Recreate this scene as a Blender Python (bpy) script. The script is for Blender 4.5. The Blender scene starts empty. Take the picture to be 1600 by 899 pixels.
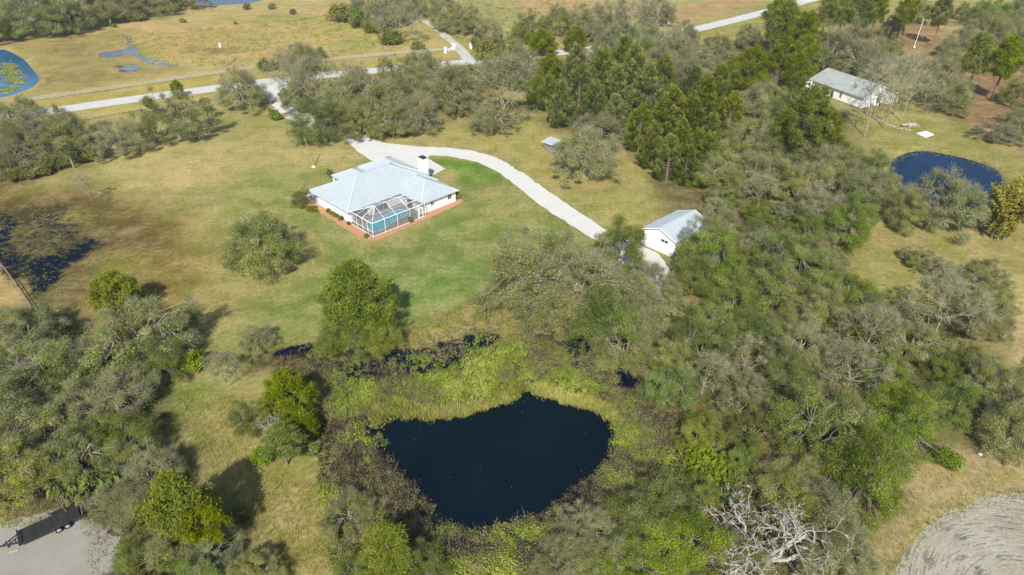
import bpy, math, random
import numpy as np
from mathutils import Vector, Matrix
from mathutils.geometry import tessellate_polygon

R = math.radians
rng = np.random.default_rng(7)
random.seed(7)
scene = bpy.context.scene
COL = scene.collection

# ------------------------------------------------------------------ camera, sky, sun, exposure
PITCH, FPX, CAMH = 32.5, 1067.0, 65.0
cam_d = bpy.data.cameras.new("camera")
cam_d.sensor_width = 36.0
cam_d.lens = 36.0 * FPX / 1600.0
cam_d.clip_start = 1.0
cam_d.clip_end = 8000.0
cam = bpy.data.objects.new("camera", cam_d)
COL.objects.link(cam)
cam.location = (0, 0, CAMH)
cam.rotation_euler = (R(90 - PITCH), 0, 0)
scene.camera = cam

SUN_EL, SUN_AZ = R(42), R(6)          # sun stands behind the camera, a little to the left
world = bpy.data.worlds.new("World")
scene.world = world
world.use_nodes = True
wn = world.node_tree
sky = wn.nodes.new("ShaderNodeTexSky")
sky.sky_type = 'NISHITA'
sky.sun_disc = False
sky.sun_elevation = SUN_EL
sky.sun_rotation = math.pi + SUN_AZ
wn.links.new(sky.outputs[0], wn.nodes["Background"].inputs[0])
wn.nodes["Background"].inputs[1].default_value = 0.105
sun_d = bpy.data.lights.new("sun", 'SUN')
sun_d.energy = 4.6
sun_d.angle = R(0.5)
sun_d.color = (1.0, 0.965, 0.90)
sun = bpy.data.objects.new("sun", sun_d)
COL.objects.link(sun)
to_sun = Vector((-math.sin(SUN_AZ) * math.cos(SUN_EL), -math.cos(SUN_AZ) * math.cos(SUN_EL), math.sin(SUN_EL)))
sun.rotation_euler = to_sun.to_track_quat('Z', 'Y').to_euler()
scene.view_settings.view_transform = 'Standard'
scene.view_settings.look = 'None'
scene.view_settings.gamma = 1.0
scene.view_settings.use_curve_mapping = False
scene.view_settings.exposure = 0.76
scene.cycles.max_bounces = 6
scene.cycles.diffuse_bounces = 2
scene.cycles.glossy_bounces = 2
scene.cycles.transmission_bounces = 4
scene.cycles.transparent_max_bounces = 12
scene.cycles.volume_bounces = 0
scene.cycles.use_adaptive_sampling = True

# ------------------------------------------------------------------ measuring the ground
CP, SP = math.cos(R(PITCH)), math.sin(R(PITCH))


def G(u, v, z=0.0):
    """where on the plane at height z the surveyed picture point (u, v) lies"""
    a = (u - 800) / FPX
    b = -(v - 449.5) / FPX
    dx, dy, dz = a, CP + b * SP, -SP + b * CP
    t = (CAMH - z) / -dz
    return Vector((dx * t, dy * t, z))


def depth(p):
    return p[1] * CP - (p[2] - CAMH) * SP


def lin(c):
    c = np.asarray(c, float) / 255.0
    return np.where(c <= 0.04045, c / 12.92, ((c + 0.055) / 1.055) ** 2.4)


KEXP = 1.75


def alb(r, g, b, k=KEXP):
    """surface colour of something that shows r, g, b in full sun"""
    return tuple(float(x) * q for x, q in zip(lin((r, g, b)) / k, (0.98, 1.0, 0.98)))


# ------------------------------------------------------------------ objects, tags
def tag(o, label=None, cat=None, group=None, kind=None, shade=None):
    if shade: o.color = shade
    if label: o["label"] = label
    if cat: o["category"] = cat
    if group: o["group"] = group
    if kind: o["kind"] = kind
    return o


def empty(name, loc, rz=0.0, label=None, cat=None, group=None):
    o = bpy.data.objects.new(name, None)
    COL.objects.link(o)
    o.location = loc
    o.rotation_euler = (0, 0, rz)
    o.empty_display_size = 0.3
    return tag(o, label, cat, group)


def link(name, me, parent=None, loc=None, rz=None):
    o = bpy.data.objects.new(name, me)
    COL.objects.link(o)
    if parent: o.parent = parent
    if loc is not None: o.location = loc
    if rz is not None: o.rotation_euler = (0, 0, rz)
    return o


class MB:
    def __init__(self):
        self.v, self.f = [], []

    def add(self, vs, fs):
        n = len(self.v)
        self.v += [tuple(x) for x in vs]
        self.f += [tuple(i + n for i in f) for f in fs]
        return self

    def box(self, c, s, rz=0.0, m=None):
        hx, hy, hz = s[0] / 2, s[1] / 2, s[2] / 2
        vs = [Vector((x, y, z)) for z in (-hz, hz) for x, y in ((-hx, -hy), (hx, -hy), (hx, hy), (-hx, hy))]
        rot = m if m is not None else Matrix.Rotation(rz, 3, 'Z')
        vs = [rot @ v + Vector(c) for v in vs]
        return self.add(vs, [(3, 2, 1, 0), (4, 5, 6, 7), (0, 1, 5, 4), (1, 2, 6, 5), (2, 3, 7, 6), (3, 0, 4, 7)])

    def bar(self, p, q, w, h=None):
        p, q = Vector(p), Vector(q)
        h = h or w
        d = q - p
        L = d.length
        m = d.to_track_quat('X', 'Z').to_matrix()
        return self.box((p + q) / 2, (L, w, h), m=m)

    def tube(self, p, q, r0, r1=None, n=8, cap=True):
        p, q = Vector(p), Vector(q)
        r1 = r0 if r1 is None else r1
        m = (q - p).to_track_quat('Z', 'Y').to_matrix()
        vs = []
        for c, r in ((p, r0), (q, r1)):
            for i in range(n):
                a = 2 * math.pi * i / n
                vs.append(c + m @ Vector((math.cos(a) * r, math.sin(a) * r, 0)))
        fs = [(i, (i + 1) % n, n + (i + 1) % n, n + i) for i in range(n)]
        if cap:
            fs += [tuple(reversed(range(n))), tuple(range(n, 2 * n))]
        return self.add(vs, fs)

    def prism(self, poly, z0, z1):
        n = len(poly)
        a = sum(poly[i][0] * poly[(i + 1) % n][1] - poly[(i + 1) % n][0] * poly[i][1] for i in range(n))
        if a < 0: poly = list(reversed(poly))
        vs = [(p[0], p[1], z0) for p in poly] + [(p[0], p[1], z1) for p in poly]
        fs = [(i, (i + 1) % n, n + (i + 1) % n, n + i) for i in range(n)]
        tris = tessellate_polygon([[Vector((p[0], p[1], 0)) for p in poly]])
        for t in tris:
            x = [poly[i] for i in t]
            ar = (x[1][0] - x[0][0]) * (x[2][1] - x[0][1]) - (x[2][0] - x[0][0]) * (x[1][1] - x[0][1])
            t = t if ar > 0 else tuple(reversed(t))
            fs.append(tuple(n + i for i in t))
            fs.append(tuple(reversed(t)))
        return self.add(vs, fs)

    def sheet(self, poly, z):
        n = len(poly)
        tris = tessellate_polygon([[Vector((p[0], p[1], 0)) for p in poly]])
        fs = []
        for t in tris:
            x = [poly[i] for i in t]
            ar = (x[1][0] - x[0][0]) * (x[2][1] - x[0][1]) - (x[2][0] - x[0][0]) * (x[1][1] - x[0][1])
            fs.append(t if ar > 0 else tuple(reversed(t)))
        return self.add([(p[0], p[1], z) for p in poly], fs)

    def mesh(self, name, mat, smooth=False):
        me = bpy.data.meshes.new(name)
        me.from_pydata(self.v, [], self.f)
        me.materials.append(mat)
        if smooth: me.polygons.foreach_set("use_smooth", [True] * len(me.polygons))
        me.update()
        return me

    def build(self, name, mat, parent=None, smooth=False, loc=None, rz=None):
        return link(name, self.mesh(name, mat, smooth), parent, loc, rz)


# ------------------------------------------------------------------ materials
def new_mat(name):
    m = bpy.data.materials.new(name)
    m.use_nodes = True
    return m, m.node_tree, m.node_tree.nodes["Principled BSDF"]


def N(nt, t, **kw):
    n = nt.nodes.new("ShaderNode" + t)
    for k, v in kw.items(): setattr(n, k, v)
    return n


def noise_val(nt, scale, detail=3.0, rough=0.55, vec=None, obj=False):
    tc = N(nt, "TexCoord") if vec is None else None
    nz = N(nt, "TexNoise")
    nz.inputs["Scale"].default_value = scale
    nz.inputs["Detail"].default_value = detail
    nz.inputs["Roughness"].default_value = rough
    if vec is None:
        nt.links.new(tc.outputs["Object"], nz.inputs["Vector"])
    else:
        nt.links.new(vec, nz.inputs["Vector"])
    return nz.outputs["Fac"]


def ramp(nt, fac, stops):
    r = N(nt, "ValToRGB")
    el = r.color_ramp.elements
    while len(el) < len(stops): el.new(0.5)
    for e, (p, c) in zip(el, stops):
        e.position = p
        e.color = (*c[:3], 1)
    nt.links.new(fac, r.inputs["Fac"])
    return r.outputs["Color"]


def mixc(nt, fac, a, b, mode='MIX'):
    m = N(nt, "Mix", data_type='RGBA', blend_type=mode)
    for k, x in ((0, fac), (6, a), (7, b)):
        if isinstance(x, (int, float)):
            m.inputs[k].default_value = x
        elif isinstance(x, tuple):
            m.inputs[k].default_value = (*x[:3], 1)
        else:
            nt.links.new(x, m.inputs[k])
    return m.outputs[2]


def math_n(nt, op, a, b=None, clamp=False):
    m = N(nt, "Math", operation=op, use_clamp=clamp)
    for k, x in ((0, a), (1, b)):
        if x is None: continue
        if isinstance(x, (int, float)): m.inputs[k].default_value = x
        else: nt.links.new(x, m.inputs[k])
    return m.outputs[0]


def bump(nt, h, strength=0.3, dist=0.1):
    b = N(nt, "Bump")
    b.inputs["Strength"].default_value = strength
    b.inputs["Distance"].default_value = dist
    nt.links.new(h, b.inputs["Height"])
    return b.outputs["Normal"]


def surf(name, c1, c2=None, scale=3.0, rough=0.8, metal=0.0, spec=0.3, bmp=0.0, bdist=0.05, detail=4.0):
    """two tones mixed by a noise, optional relief"""
    m, nt, p = new_mat(name)
    c2 = c2 or tuple(x * 0.8 for x in c1)
    f = noise_val(nt, scale, detail, 0.6)
    c = ramp(nt, f, [(0.3, c1), (0.7, c2)])
    nt.links.new(c, p.inputs["Base Color"])
    p.inputs["Roughness"].default_value = rough
    p.inputs["Metallic"].default_value = metal
    p.inputs["Specular IOR Level"].default_value = spec
    if bmp: nt.links.new(bump(nt, f, bmp, bdist), p.inputs["Normal"])
    return m


M = {}
M['white_wall'] = surf("white_stucco", (0.80, 0.79, 0.76), (0.72, 0.71, 0.68), 2.0, 0.85)
M['white_paint'] = surf("white_paint", (0.82, 0.82, 0.80), (0.74, 0.74, 0.72), 5.0, 0.5)
M['soffit'] = surf("soffit_grey", (0.42, 0.43, 0.43), (0.36, 0.37, 0.37), 4.0, 0.7)
M['roof'] = surf("galvanised_roof", (0.46, 0.50, 0.51), (0.40, 0.44, 0.455), 0.35, 0.45, 0.35, 0.5)
M['roof_trim'] = surf("galvanised_trim", (0.47, 0.51, 0.52), (0.43, 0.47, 0.48), 1.0, 0.5, 0.2, 0.5)
M['old_roof'] = surf("weathered_grey_roof", (0.31, 0.33, 0.30), (0.22, 0.24, 0.22), 0.5, 0.6, 0.1, 0.4)
M['glass'] = surf("window_glass", (0.03, 0.04, 0.05), (0.05, 0.06, 0.07), 1.0, 0.08, 0.0, 0.6)
M['dark'] = surf("dark_opening", (0.03, 0.03, 0.035), (0.05, 0.05, 0.05), 2.0, 0.8)
M['mulch'] = surf("orange_mulch", alb(222, 166, 128), alb(196, 138, 104), 2.5, 0.95, bmp=0.5)
M['concrete'] = surf("pale_concrete", alb(238, 232, 224), alb(226, 220, 212), 0.8, 0.9)
M['paver'] = surf("pool_deck", alb(190, 175, 165), alb(165, 152, 145), 1.5, 0.8)
M['pool_water'] = surf("pool_water", (0.05, 0.42, 0.50), (0.08, 0.50, 0.56), 0.6, 0.05, 0.0, 0.5)
M['tan_wood'] = surf("weathered_rail_wood", alb(215, 195, 150), alb(190, 165, 120), 2.0, 0.9)
M['pale_wood'] = surf("pale_rail_wood", alb(205, 200, 185), alb(180, 172, 152), 2.0, 0.9)
M['grey_wood'] = surf("grey_planks", alb(165, 160, 150), alb(125, 118, 110), 4.0, 0.9)
M['pole_wood'] = surf("pole_wood", alb(190, 178, 160), alb(165, 150, 135), 1.0, 0.9)
M['black_steel'] = surf("black_steel", (0.018, 0.019, 0.021), (0.03, 0.03, 0.032), 3.0, 0.6)
M['trailer_deck'] = surf("dark_deck", (0.013, 0.015, 0.016), (0.030, 0.028, 0.025), 1.2, 0.9, 0.0, 0.1, bmp=0.2)
M['tyre'] = surf("tyre_rubber", (0.012, 0.012, 0.013), (0.02, 0.02, 0.02), 5.0, 0.85)
M['rim'] = surf("silver_rim", (0.55, 0.56, 0.58), (0.45, 0.46, 0.48), 5.0, 0.4, 0.5)
M['silver_car'] = surf("silver_car_paint", (0.50, 0.53, 0.55), (0.46, 0.49, 0.5), 1.0, 0.3, 0.3, 0.5)
M['white_car'] = surf("white_car_paint", (0.75, 0.76, 0.76), (0.7, 0.7, 0.7), 1.0, 0.35)
M['dark_car'] = surf("dark_car_paint", (0.05, 0.075, 0.075), (0.04, 0.06, 0.06), 1.0, 0.3, 0.2, 0.5)
M['blue_tarp'] = surf("blue_tarp", (0.02, 0.16, 0.30), (0.03, 0.20, 0.34), 3.0, 0.5, bmp=0.5)
M['terracotta'] = surf("terracotta", (0.42, 0.16, 0.09), (0.34, 0.13, 0.08), 3.0, 0.8)
M['rock'] = surf("pale_rock", alb(205, 195, 170), alb(170, 158, 135), 2.0, 0.9, bmp=0.4)


def screen_mat():
    m, nt, p = new_mat("insect_screen")
    tr = N(nt, "BsdfTransparent")
    tr.inputs[0].default_value = (0.95, 0.96, 0.97, 1)
    mx = N(nt, "MixShader")
    mx.inputs[0].default_value = 0.40
    p.inputs["Base Color"].default_value = (0.16, 0.17, 0.18, 1)
    p.inputs["Roughness"].default_value = 0.9
    nt.links.new(tr.outputs[0], mx.inputs[1])
    nt.links.new(p.outputs[0], mx.inputs[2])
    nt.links.new(mx.outputs[0], nt.nodes["Material Output"].inputs["Surface"])
    return m


M['screen'] = screen_mat()


def water_mat(name, col, rough=0.03, ripple=0.02, rscale=1.2, spec=0.5):
    m, nt, p = new_mat(name)
    f = noise_val(nt, 0.12, 3.0)
    c = ramp(nt, f, [(0.35, col), (0.75, tuple(x * 1.5 for x in col))])
    nt.links.new(c, p.inputs["Base Color"])
    p.inputs["Roughness"].default_value = rough
    p.inputs["IOR"].default_value = 1.33
    p.inputs["Specular IOR Level"].default_value = spec
    nt.links.new(bump(nt, noise_val(nt, rscale, 3.0), ripple, 0.1), p.inputs["Normal"])
    return m


M['pond'] = water_mat("dark_pond_water", (0.0006, 0.0045, 0.008), spec=0.18)
M['blue_pond'] = water_mat("blue_pond_water", (0.0004, 0.013, 0.036), spec=0.12)
M['shallow'] = water_mat("shallow_flood_water", (0.085, 0.10, 0.125), 0.2, 0.1, 1.0)  # sky reflection painted into the pale blue-grey base colour
M['lily_water'] = water_mat("lily_pond_water", (0.012, 0.065, 0.13), 0.1, 0.15, 2.0)


def gravel_mat(name, c1, c2, c3, fine=9.0, rough=0.95, big=0.25):
    m, nt, p = new_mat(name)
    a = noise_val(nt, big, 4.0)
    b = noise_val(nt, fine, 3.0, 0.7)
    c = ramp(nt, a, [(0.35, c1), (0.68, c2)])
    c = mixc(nt, ramp(nt, b, [(0.45, (0, 0, 0)), (0.75, (1, 1, 1))]), c, c3)
    nt.links.new(c, p.inputs["Base Color"])
    p.inputs["Roughness"].default_value = rough
    p.inputs["Specular IOR Level"].default_value = 0.15
    nt.links.new(bump(nt, b, 0.35, 0.05), p.inputs["Normal"])
    return m


M['road'] = gravel_mat("pale_asphalt", alb(224, 221, 216), alb(214, 211, 207), alb(206, 203, 199), 6.0)
M['drive'] = gravel_mat("shell_drive", alb(237, 234, 229), alb(229, 225, 218), alb(215, 208, 196), 3.0)
M['lane'] = gravel_mat("pale_lane", alb(222, 216, 204), alb(205, 196, 180), alb(185, 172, 150), 2.0)
M['lot'] = gravel_mat("grey_lot", alb(176, 174, 167), alb(152, 147, 138), alb(176, 154, 128), 2.2, big=0.18)


def turnaround_mat(cx, cy):
    """grey shell rock with rings of wheel tracks about the turning centre"""
    m, nt, p = new_mat("turnaround_gravel")
    tc = N(nt, "TexCoord")
    sub = N(nt, "VectorMath", operation='SUBTRACT')
    sub.inputs[1].default_value = (cx, cy, 0)
    nt.links.new(tc.outputs["Object"], sub.inputs[0])
    wob = noise_val(nt, 0.09, 2.0)
    ln = N(nt, "VectorMath", operation='LENGTH')
    nt.links.new(sub.outputs[0], ln.inputs[0])
    r = math_n(nt, 'ADD', ln.outputs["Value"], math_n(nt, 'MULTIPLY', wob, 1.2))
    sx = N(nt, "SeparateXYZ")
    nt.links.new(sub.outputs[0], sx.inputs[0])
    ang = math_n(nt, 'ARCTAN2', sx.outputs[1], sx.outputs[0])
    cmb = N(nt, "CombineXYZ")
    nt.links.new(math_n(nt, 'MULTIPLY', r, 2.6), cmb.inputs[0])
    nt.links.new(math_n(nt, 'MULTIPLY', ang, 2.6), cmb.inputs[1])
    rings = noise_val(nt, 1.5, 4.0, 0.62, vec=cmb.outputs[0])
    brk = noise_val(nt, 0.35, 3.0)
    fine = noise_val(nt, 3.0, 6.0, 0.85)
    c = ramp(nt, noise_val(nt, 0.2, 4.0), [(0.3, alb(190, 181, 162)), (0.7, alb(166, 154, 132))])
    trk = ramp(nt, rings, [(0.50, (0, 0, 0)), (0.60, (1, 1, 1))])
    trk = mixc(nt, 1.0, trk, ramp(nt, brk, [(0.34, (0.15, 0.15, 0.15)), (0.55, (1, 1, 1))]), 'MULTIPLY')
    c = mixc(nt, trk, c, alb(112, 104, 92))
    c = mixc(nt, ramp(nt, fine, [(0.5, (0, 0, 0)), (0.72, (0.9, 0.9, 0.9))]), c, alb(226, 222, 211))
    c = mixc(nt, ramp(nt, fine, [(0.25, (0.8, 0.8, 0.8)), (0.46, (0, 0, 0))]), c, alb(120, 112, 98))
    nt.links.new(c, p.inputs["Base Color"])
    p.inputs["Roughness"].default_value = 0.95
    h = math_n(nt, 'ADD', math_n(nt, 'MULTIPLY', rings, 0.8), fine)
    nt.links.new(bump(nt, h, 0.5, 0.08), p.inputs["Normal"])
    return m


def ground_mat():
    m, nt, p = new_mat("grass_ground")
    at = N(nt, "Attribute", attribute_name="soil")
    wet = N(nt, "Attribute", attribute_name="wet")
    n1 = noise_val(nt, 0.16, 9.0, 0.74)
    n2 = noise_val(nt, 1.3, 6.0, 0.8)
    n3 = noise_val(nt, 0.055, 4.0, 0.6)
    n4 = noise_val(nt, 0.31, 8.0, 0.78)
    mp = N(nt, "Mapping")
    mp.inputs["Rotation"].default_value = (0, 0, R(-28))
    mp.inputs["Scale"].default_value = (0.07, 1.0, 1.0)
    nt.links.new(N(nt, "TexCoord").outputs["Object"], mp.inputs["Vector"])
    n5 = noise_val(nt, 0.55, 4.0, 0.7, vec=mp.outputs[0])   # mowing lines
    # mottling of the sward: drier straw, greener tufts, thatch
    c = mixc(nt, ramp(nt, n1, [(0.47, (0, 0, 0)), (0.66, (0.75, 0.75, 0.75))]), at.outputs["Color"],
             mixc(nt, 0.5, at.outputs["Color"], alb(206, 184, 134)))
    c = mixc(nt, ramp(nt, n1, [(0.34, (0.95, 0.95, 0.95)), (0.52, (0, 0, 0))]), c,
             mixc(nt, 1.0, c, (0.68, 0.80, 0.52), 'MULTIPLY'))
    c = mixc(nt, ramp(nt, n4, [(0.52, (0, 0, 0)), (0.68, (0.6, 0.6, 0.6))]), c, mixc(nt, 1.0, c, (0.70, 0.66, 0.62), 'MULTIPLY'))
    g = ramp(nt, n2, [(0.30, (0.50, 0.53, 0.46)), (0.5, (1, 1, 1)), (0.70, (1.45, 1.40, 1.30))])
    c = mixc(nt, 0.9, c, g, 'MULTIPLY')
    g3 = ramp(nt, n3, [(0.3, (0.88, 0.91, 0.86)), (0.7, (1.10, 1.07, 1.05))])
    c = mixc(nt, 1.0, c, g3, 'MULTIPLY')
    c = mixc(nt, 1.0, c, ramp(nt, n5, [(0.35, (0.91, 0.94, 0.90)), (0.65, (1.07, 1.05, 1.03))]), 'MULTIPLY')
    nt.links.new(c, p.inputs["Base Color"])
    p.inputs["Roughness"].default_value = 0.95
    p.inputs["Specular IOR Level"].default_value = 0.1
    hh = math_n(nt, 'ADD', n2, math_n(nt, 'MULTIPLY', n1, 0.7))
    nt.links.new(bump(nt, hh, 0.35, 0.12), p.inputs["Normal"])
    # standing water between the tufts
    w = N(nt, "BsdfPrincipled")
    w.inputs["Base Color"].default_value = (0.0018, 0.005, 0.015, 1)
    w.inputs["Specular IOR Level"].default_value = 0.03
    w.inputs["Roughness"].default_value = 0.15
    w.inputs["IOR"].default_value = 1.33
    nw = noise_val(nt, 0.6, 8.0, 0.8)
    f = math_n(nt, 'ADD', math_n(nt, 'MULTIPLY', wet.outputs["Fac"], 1.0), math_n(nt, 'MULTIPLY', nw, 1.1))
    f = ramp(nt, f, [(0.82, (0, 0, 0)), (1.08, (1, 1, 1))])
    mx = N(nt, "MixShader")
    nt.links.new(f, mx.inputs[0])
    nt.links.new(p.outputs[0], mx.inputs[1])
    nt.links.new(w.outputs[0], mx.inputs[2])
    nt.links.new(mx.outputs[0], nt.nodes["Material Output"].inputs["Surface"])
    return m


def leaf_mat(name, stops, trans=0.25, hue=0.022, val=0.26):
    """foliage: each leaf carries its own tone, each plant its own shift"""
    m, nt, p = new_mat(name)
    nt.nodes.remove(p)
    at = N(nt, "Attribute", attribute_name="tone")
    c = ramp(nt, at.outputs["Fac"], stops)
    oi = N(nt, "ObjectInfo")
    sp_ = N(nt, "SeparateColor")
    nt.links.new(oi.outputs["Color"], sp_.inputs[0])
    hs = N(nt, "HueSaturation")
    nt.links.new(math_n(nt, 'ADD', math_n(nt, 'MULTIPLY', sp_.outputs[0], 2 * hue), 0.509 - hue), hs.inputs["Hue"])
    nt.links.new(math_n(nt, 'ADD', math_n(nt, 'MULTIPLY', sp_.outputs[1], 2 * val), 1.0 - val), hs.inputs["Value"])
    nt.links.new(math_n(nt, 'ADD', math_n(nt, 'MULTIPLY', sp_.outputs[2], 0.40), 0.82), hs.inputs["Saturation"])
    nt.links.new(c, hs.inputs["Color"])
    d = N(nt, "BsdfDiffuse")
    t = N(nt, "BsdfTranslucent")
    nt.links.new(hs.outputs[0], d.inputs[0])
    nt.links.new(hs.outputs[0], t.inputs[0])
    mx = N(nt, "MixShader")
    mx.inputs[0].default_value = trans
    nt.links.new(d.outputs[0], mx.inputs[1])
    nt.links.new(t.outputs[0], mx.inputs[2])
    nt.links.new(mx.outputs[0], nt.nodes["Material Output"].inputs["Surface"])
    return m


L = {}
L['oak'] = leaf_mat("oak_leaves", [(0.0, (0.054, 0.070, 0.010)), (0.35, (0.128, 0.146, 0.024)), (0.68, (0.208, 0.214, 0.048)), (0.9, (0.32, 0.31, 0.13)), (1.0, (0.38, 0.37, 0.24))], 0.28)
L['green_oak'] = leaf_mat("green_oak_leaves", [(0.0, (0.042, 0.066, 0.007)), (0.4, (0.098, 0.136, 0.014)), (0.75, (0.170, 0.205, 0.026)), (0.92, (0.26, 0.275, 0.075)), (1.0, (0.34, 0.34, 0.2))], 0.28)
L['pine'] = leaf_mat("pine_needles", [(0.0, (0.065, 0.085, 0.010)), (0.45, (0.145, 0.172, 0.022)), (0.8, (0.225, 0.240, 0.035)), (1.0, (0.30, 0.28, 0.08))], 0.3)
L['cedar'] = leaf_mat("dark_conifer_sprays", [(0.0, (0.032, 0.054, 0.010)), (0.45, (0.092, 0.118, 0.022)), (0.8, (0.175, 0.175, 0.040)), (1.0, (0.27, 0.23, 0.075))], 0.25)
L['moss'] = leaf_mat("grey_twig_haze", [(0.0, (0.10, 0.105, 0.028)), (0.5, (0.185, 0.180, 0.060)), (1.0, (0.29, 0.275, 0.12))], 0.3)
L['palm'] = leaf_mat("palm_fronds", [(0.0, (0.06, 0.085, 0.022)), (0.5, (0.12, 0.15, 0.045)), (1.0, (0.30, 0.26, 0.13))])
L['palmetto'] = leaf_mat("palmetto_fans", [(0.0, (0.05, 0.066, 0.012)), (0.5, (0.135, 0.150, 0.030)), (1.0, (0.27, 0.26, 0.07))])
L['lush'] = leaf_mat("lush_leaves", [(0.0, (0.05, 0.085, 0.010)), (0.5, (0.145, 0.20, 0.024)), (1.0, (0.28, 0.31, 0.06))], 0.3)
L['bamboo'] = leaf_mat("golden_bamboo", [(0.0, (0.10, 0.095, 0.02)), (0.5, (0.22, 0.19, 0.04)), (1.0, (0.36, 0.30, 0.09))], 0.3)
L['scrub'] = leaf_mat("wetland_scrub", [(0.0, (0.040, 0.034, 0.024)), (0.2, (0.135, 0.108, 0.066)), (0.40, (0.20, 0.175, 0.08)), (0.56, (0.135, 0.175, 0.022)), (0.78, (0.21, 0.26, 0.028)), (1.0, (0.34, 0.34, 0.08))], 0.2, 0, 0)
L['reed'] = leaf_mat("reed_blades", [(0.0, (0.10, 0.115, 0.018)), (0.5, (0.24, 0.24, 0.045)), (1.0, (0.40, 0.36, 0.12))], 0.3, 0, 0)
M['bark'] = surf("grey_bark", (0.25, 0.23, 0.16), (0.17, 0.155, 0.10), 1.5, 0.95)
M['dead_bark'] = surf("bleached_bark", (0.36, 0.335, 0.285), (0.21, 0.195, 0.165), 2.5, 0.9, bmp=0.5)
M['oak_bark'] = surf("oak_bark", (0.17, 0.155, 0.105), (0.12, 0.105, 0.07), 1.5, 0.95)
M['pale_bark'] = surf("pale_twig_bark", (0.28, 0.26, 0.175), (0.21, 0.195, 0.125), 1.5, 0.95)
M['brown_bark'] = surf("brown_bark", (0.20, 0.15, 0.11), (0.13, 0.10, 0.08), 1.5, 0.95)


# ------------------------------------------------------------------ noise, polygons (numpy)
def vnoise(x, y, seed=0):
    xi, yi = np.floor(x).astype(np.int64), np.floor(y).astype(np.int64)
    xf, yf = x - xi, y - yi

    def h(a, b):
        n = (a * 374761393 + b * 668265263 + seed * 974711) & 0xffffffff
        n = ((n ^ (n >> 13)) * 1274126177) & 0xffffffff
        return ((n ^ (n >> 16)) & 0xffff) / 65535.0
    u, v = xf * xf * (3 - 2 * xf), yf * yf * (3 - 2 * yf)
    return (h(xi, yi) * (1 - u) + h(xi + 1, yi) * u) * (1 - v) + (h(xi, yi + 1) * (1 - u) + h(xi + 1, yi + 1) * u) * v


def fbm(x, y, s, seed=0, o=4):
    r, a, t = 0, 1.0, 0
    for i in range(o):
        r = r + a * vnoise(x / s * 2 ** i + 17.3 * i, y / s * 2 ** i - 9.1 * i, seed + i)
        t += a
        a *= 0.55
    return r / t


def sdist(px, py, poly):
    """signed distance to a polygon, positive inside"""
    poly = np.asarray([(p[0], p[1]) for p in poly], float)
    d = np.full(px.shape, 1e9)
    ins = np.zeros(px.shape, bool)
    n = len(poly)
    for i in range(n):
        ax, ay = poly[i]
        bx, by = poly[(i + 1) % n]
        ex, ey = bx - ax, by - ay
        t = np.clip(((px - ax) * ex + (py - ay) * ey) / (ex * ex + ey * ey + 1e-12), 0, 1)
        d = np.minimum(d, (px - ax - t * ex) ** 2 + (py - ay - t * ey) ** 2)
        if ey != 0:
            c = ((ay > py) != (by > py)) & (px < ex * (py - ay) / ey + ax)
            ins ^= c
    d = np.sqrt(d)
    return np.where(ins, d, -d)


def sstep(a, b, x):
    t = np.clip((x - a) / (b - a), 0, 1)
    return t * t * (3 - 2 * t)


def PG(pts, z=0.0):
    return [G(u, v, z) for u, v in pts]


def ell(cx, cy, rx, ry, n=18):
    return [(cx + rx * math.cos(2 * math.pi * i / n), cy + ry * math.sin(2 * math.pi * i / n)) for i in range(n)]


def ragged(poly, step=1.2, amp=0.25, seed=1):
    out = []
    rs = np.random.default_rng(seed)
    n = len(poly)
    for i in range(n):
        a, b = Vector(poly[i][:2]), Vector(poly[(i + 1) % n][:2])
        k = max(1, int((b - a).length / step))
        nrm = Vector((-(b - a).y, (b - a).x)).normalized() if (b - a).length > 0 else Vector((0, 0))
        for j in range(k):
            p = a.lerp(b, j / k) + nrm * float(rs.normal(0, amp) if j else 0)
            out.append(p)
    return out


def smooth_poly(poly, it=2):
    p = [Vector(q[:2]) for q in poly]
    for _ in range(it):
        q = []
        for i in range(len(p)):
            a, b = p[i], p[(i + 1) % len(p)]
            q += [a * 0.75 + b * 0.25, a * 0.25 + b * 0.75]
        p = q
    return p


# ------------------------------------------------------------------ water outlines
WZ = -0.35
POND = smooth_poly(PG([(817, 613), (850, 622), (890, 636), (948, 649), (958, 688), (943, 718), (915, 748), (894, 765), (866, 790),
                       (844, 799), (783, 816), (726, 831), (699, 816), (665, 789), (655, 752), (624, 721), (591, 691),
                       (584, 669), (606, 651), (658, 656), (732, 651), (766, 639), (800, 630)], WZ), 1)
_pc = sum(POND, Vector((0, 0))) / len(POND)
POND = [_pc + (p - _pc) * (1 + 0.9 / (p - _pc).length) for p in POND]
POND2 = smooth_poly(PG([(1393, 262), (1400, 250), (1420, 240), (1445, 237), (1480, 243), (1520, 252), (1555, 266), (1562, 280),
                        (1556, 300), (1535, 315), (1490, 335), (1440, 325), (1405, 290)], WZ), 2)
LILY = smooth_poly(PG([(0, 77), (18, 84), (36, 97), (47, 112), (57, 124), (50, 134), (30, 144), (0, 152), (-70, 160), (-130, 120), (-80, 85)], WZ), 1)
FARW = smooth_poly(PG([(270, 2), (300, 8), (345, 8), (400, 4), (420, -8), (340, -22), (270, -14)], WZ), 1)

# ------------------------------------------------------------------ ground sheet
def axis(a, b, step, far):
    core = np.arange(a, b + 1e-6, step)
    out, s, x = [], step, b
    while x < far:
        s *= 1.6
        x += s
        out.append(x)
    lo, s, x = [], step, a
    while x > -far:
        s *= 1.6
        x -= s
        lo.append(x)
    return np.concatenate([lo[::-1], core, out])


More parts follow.
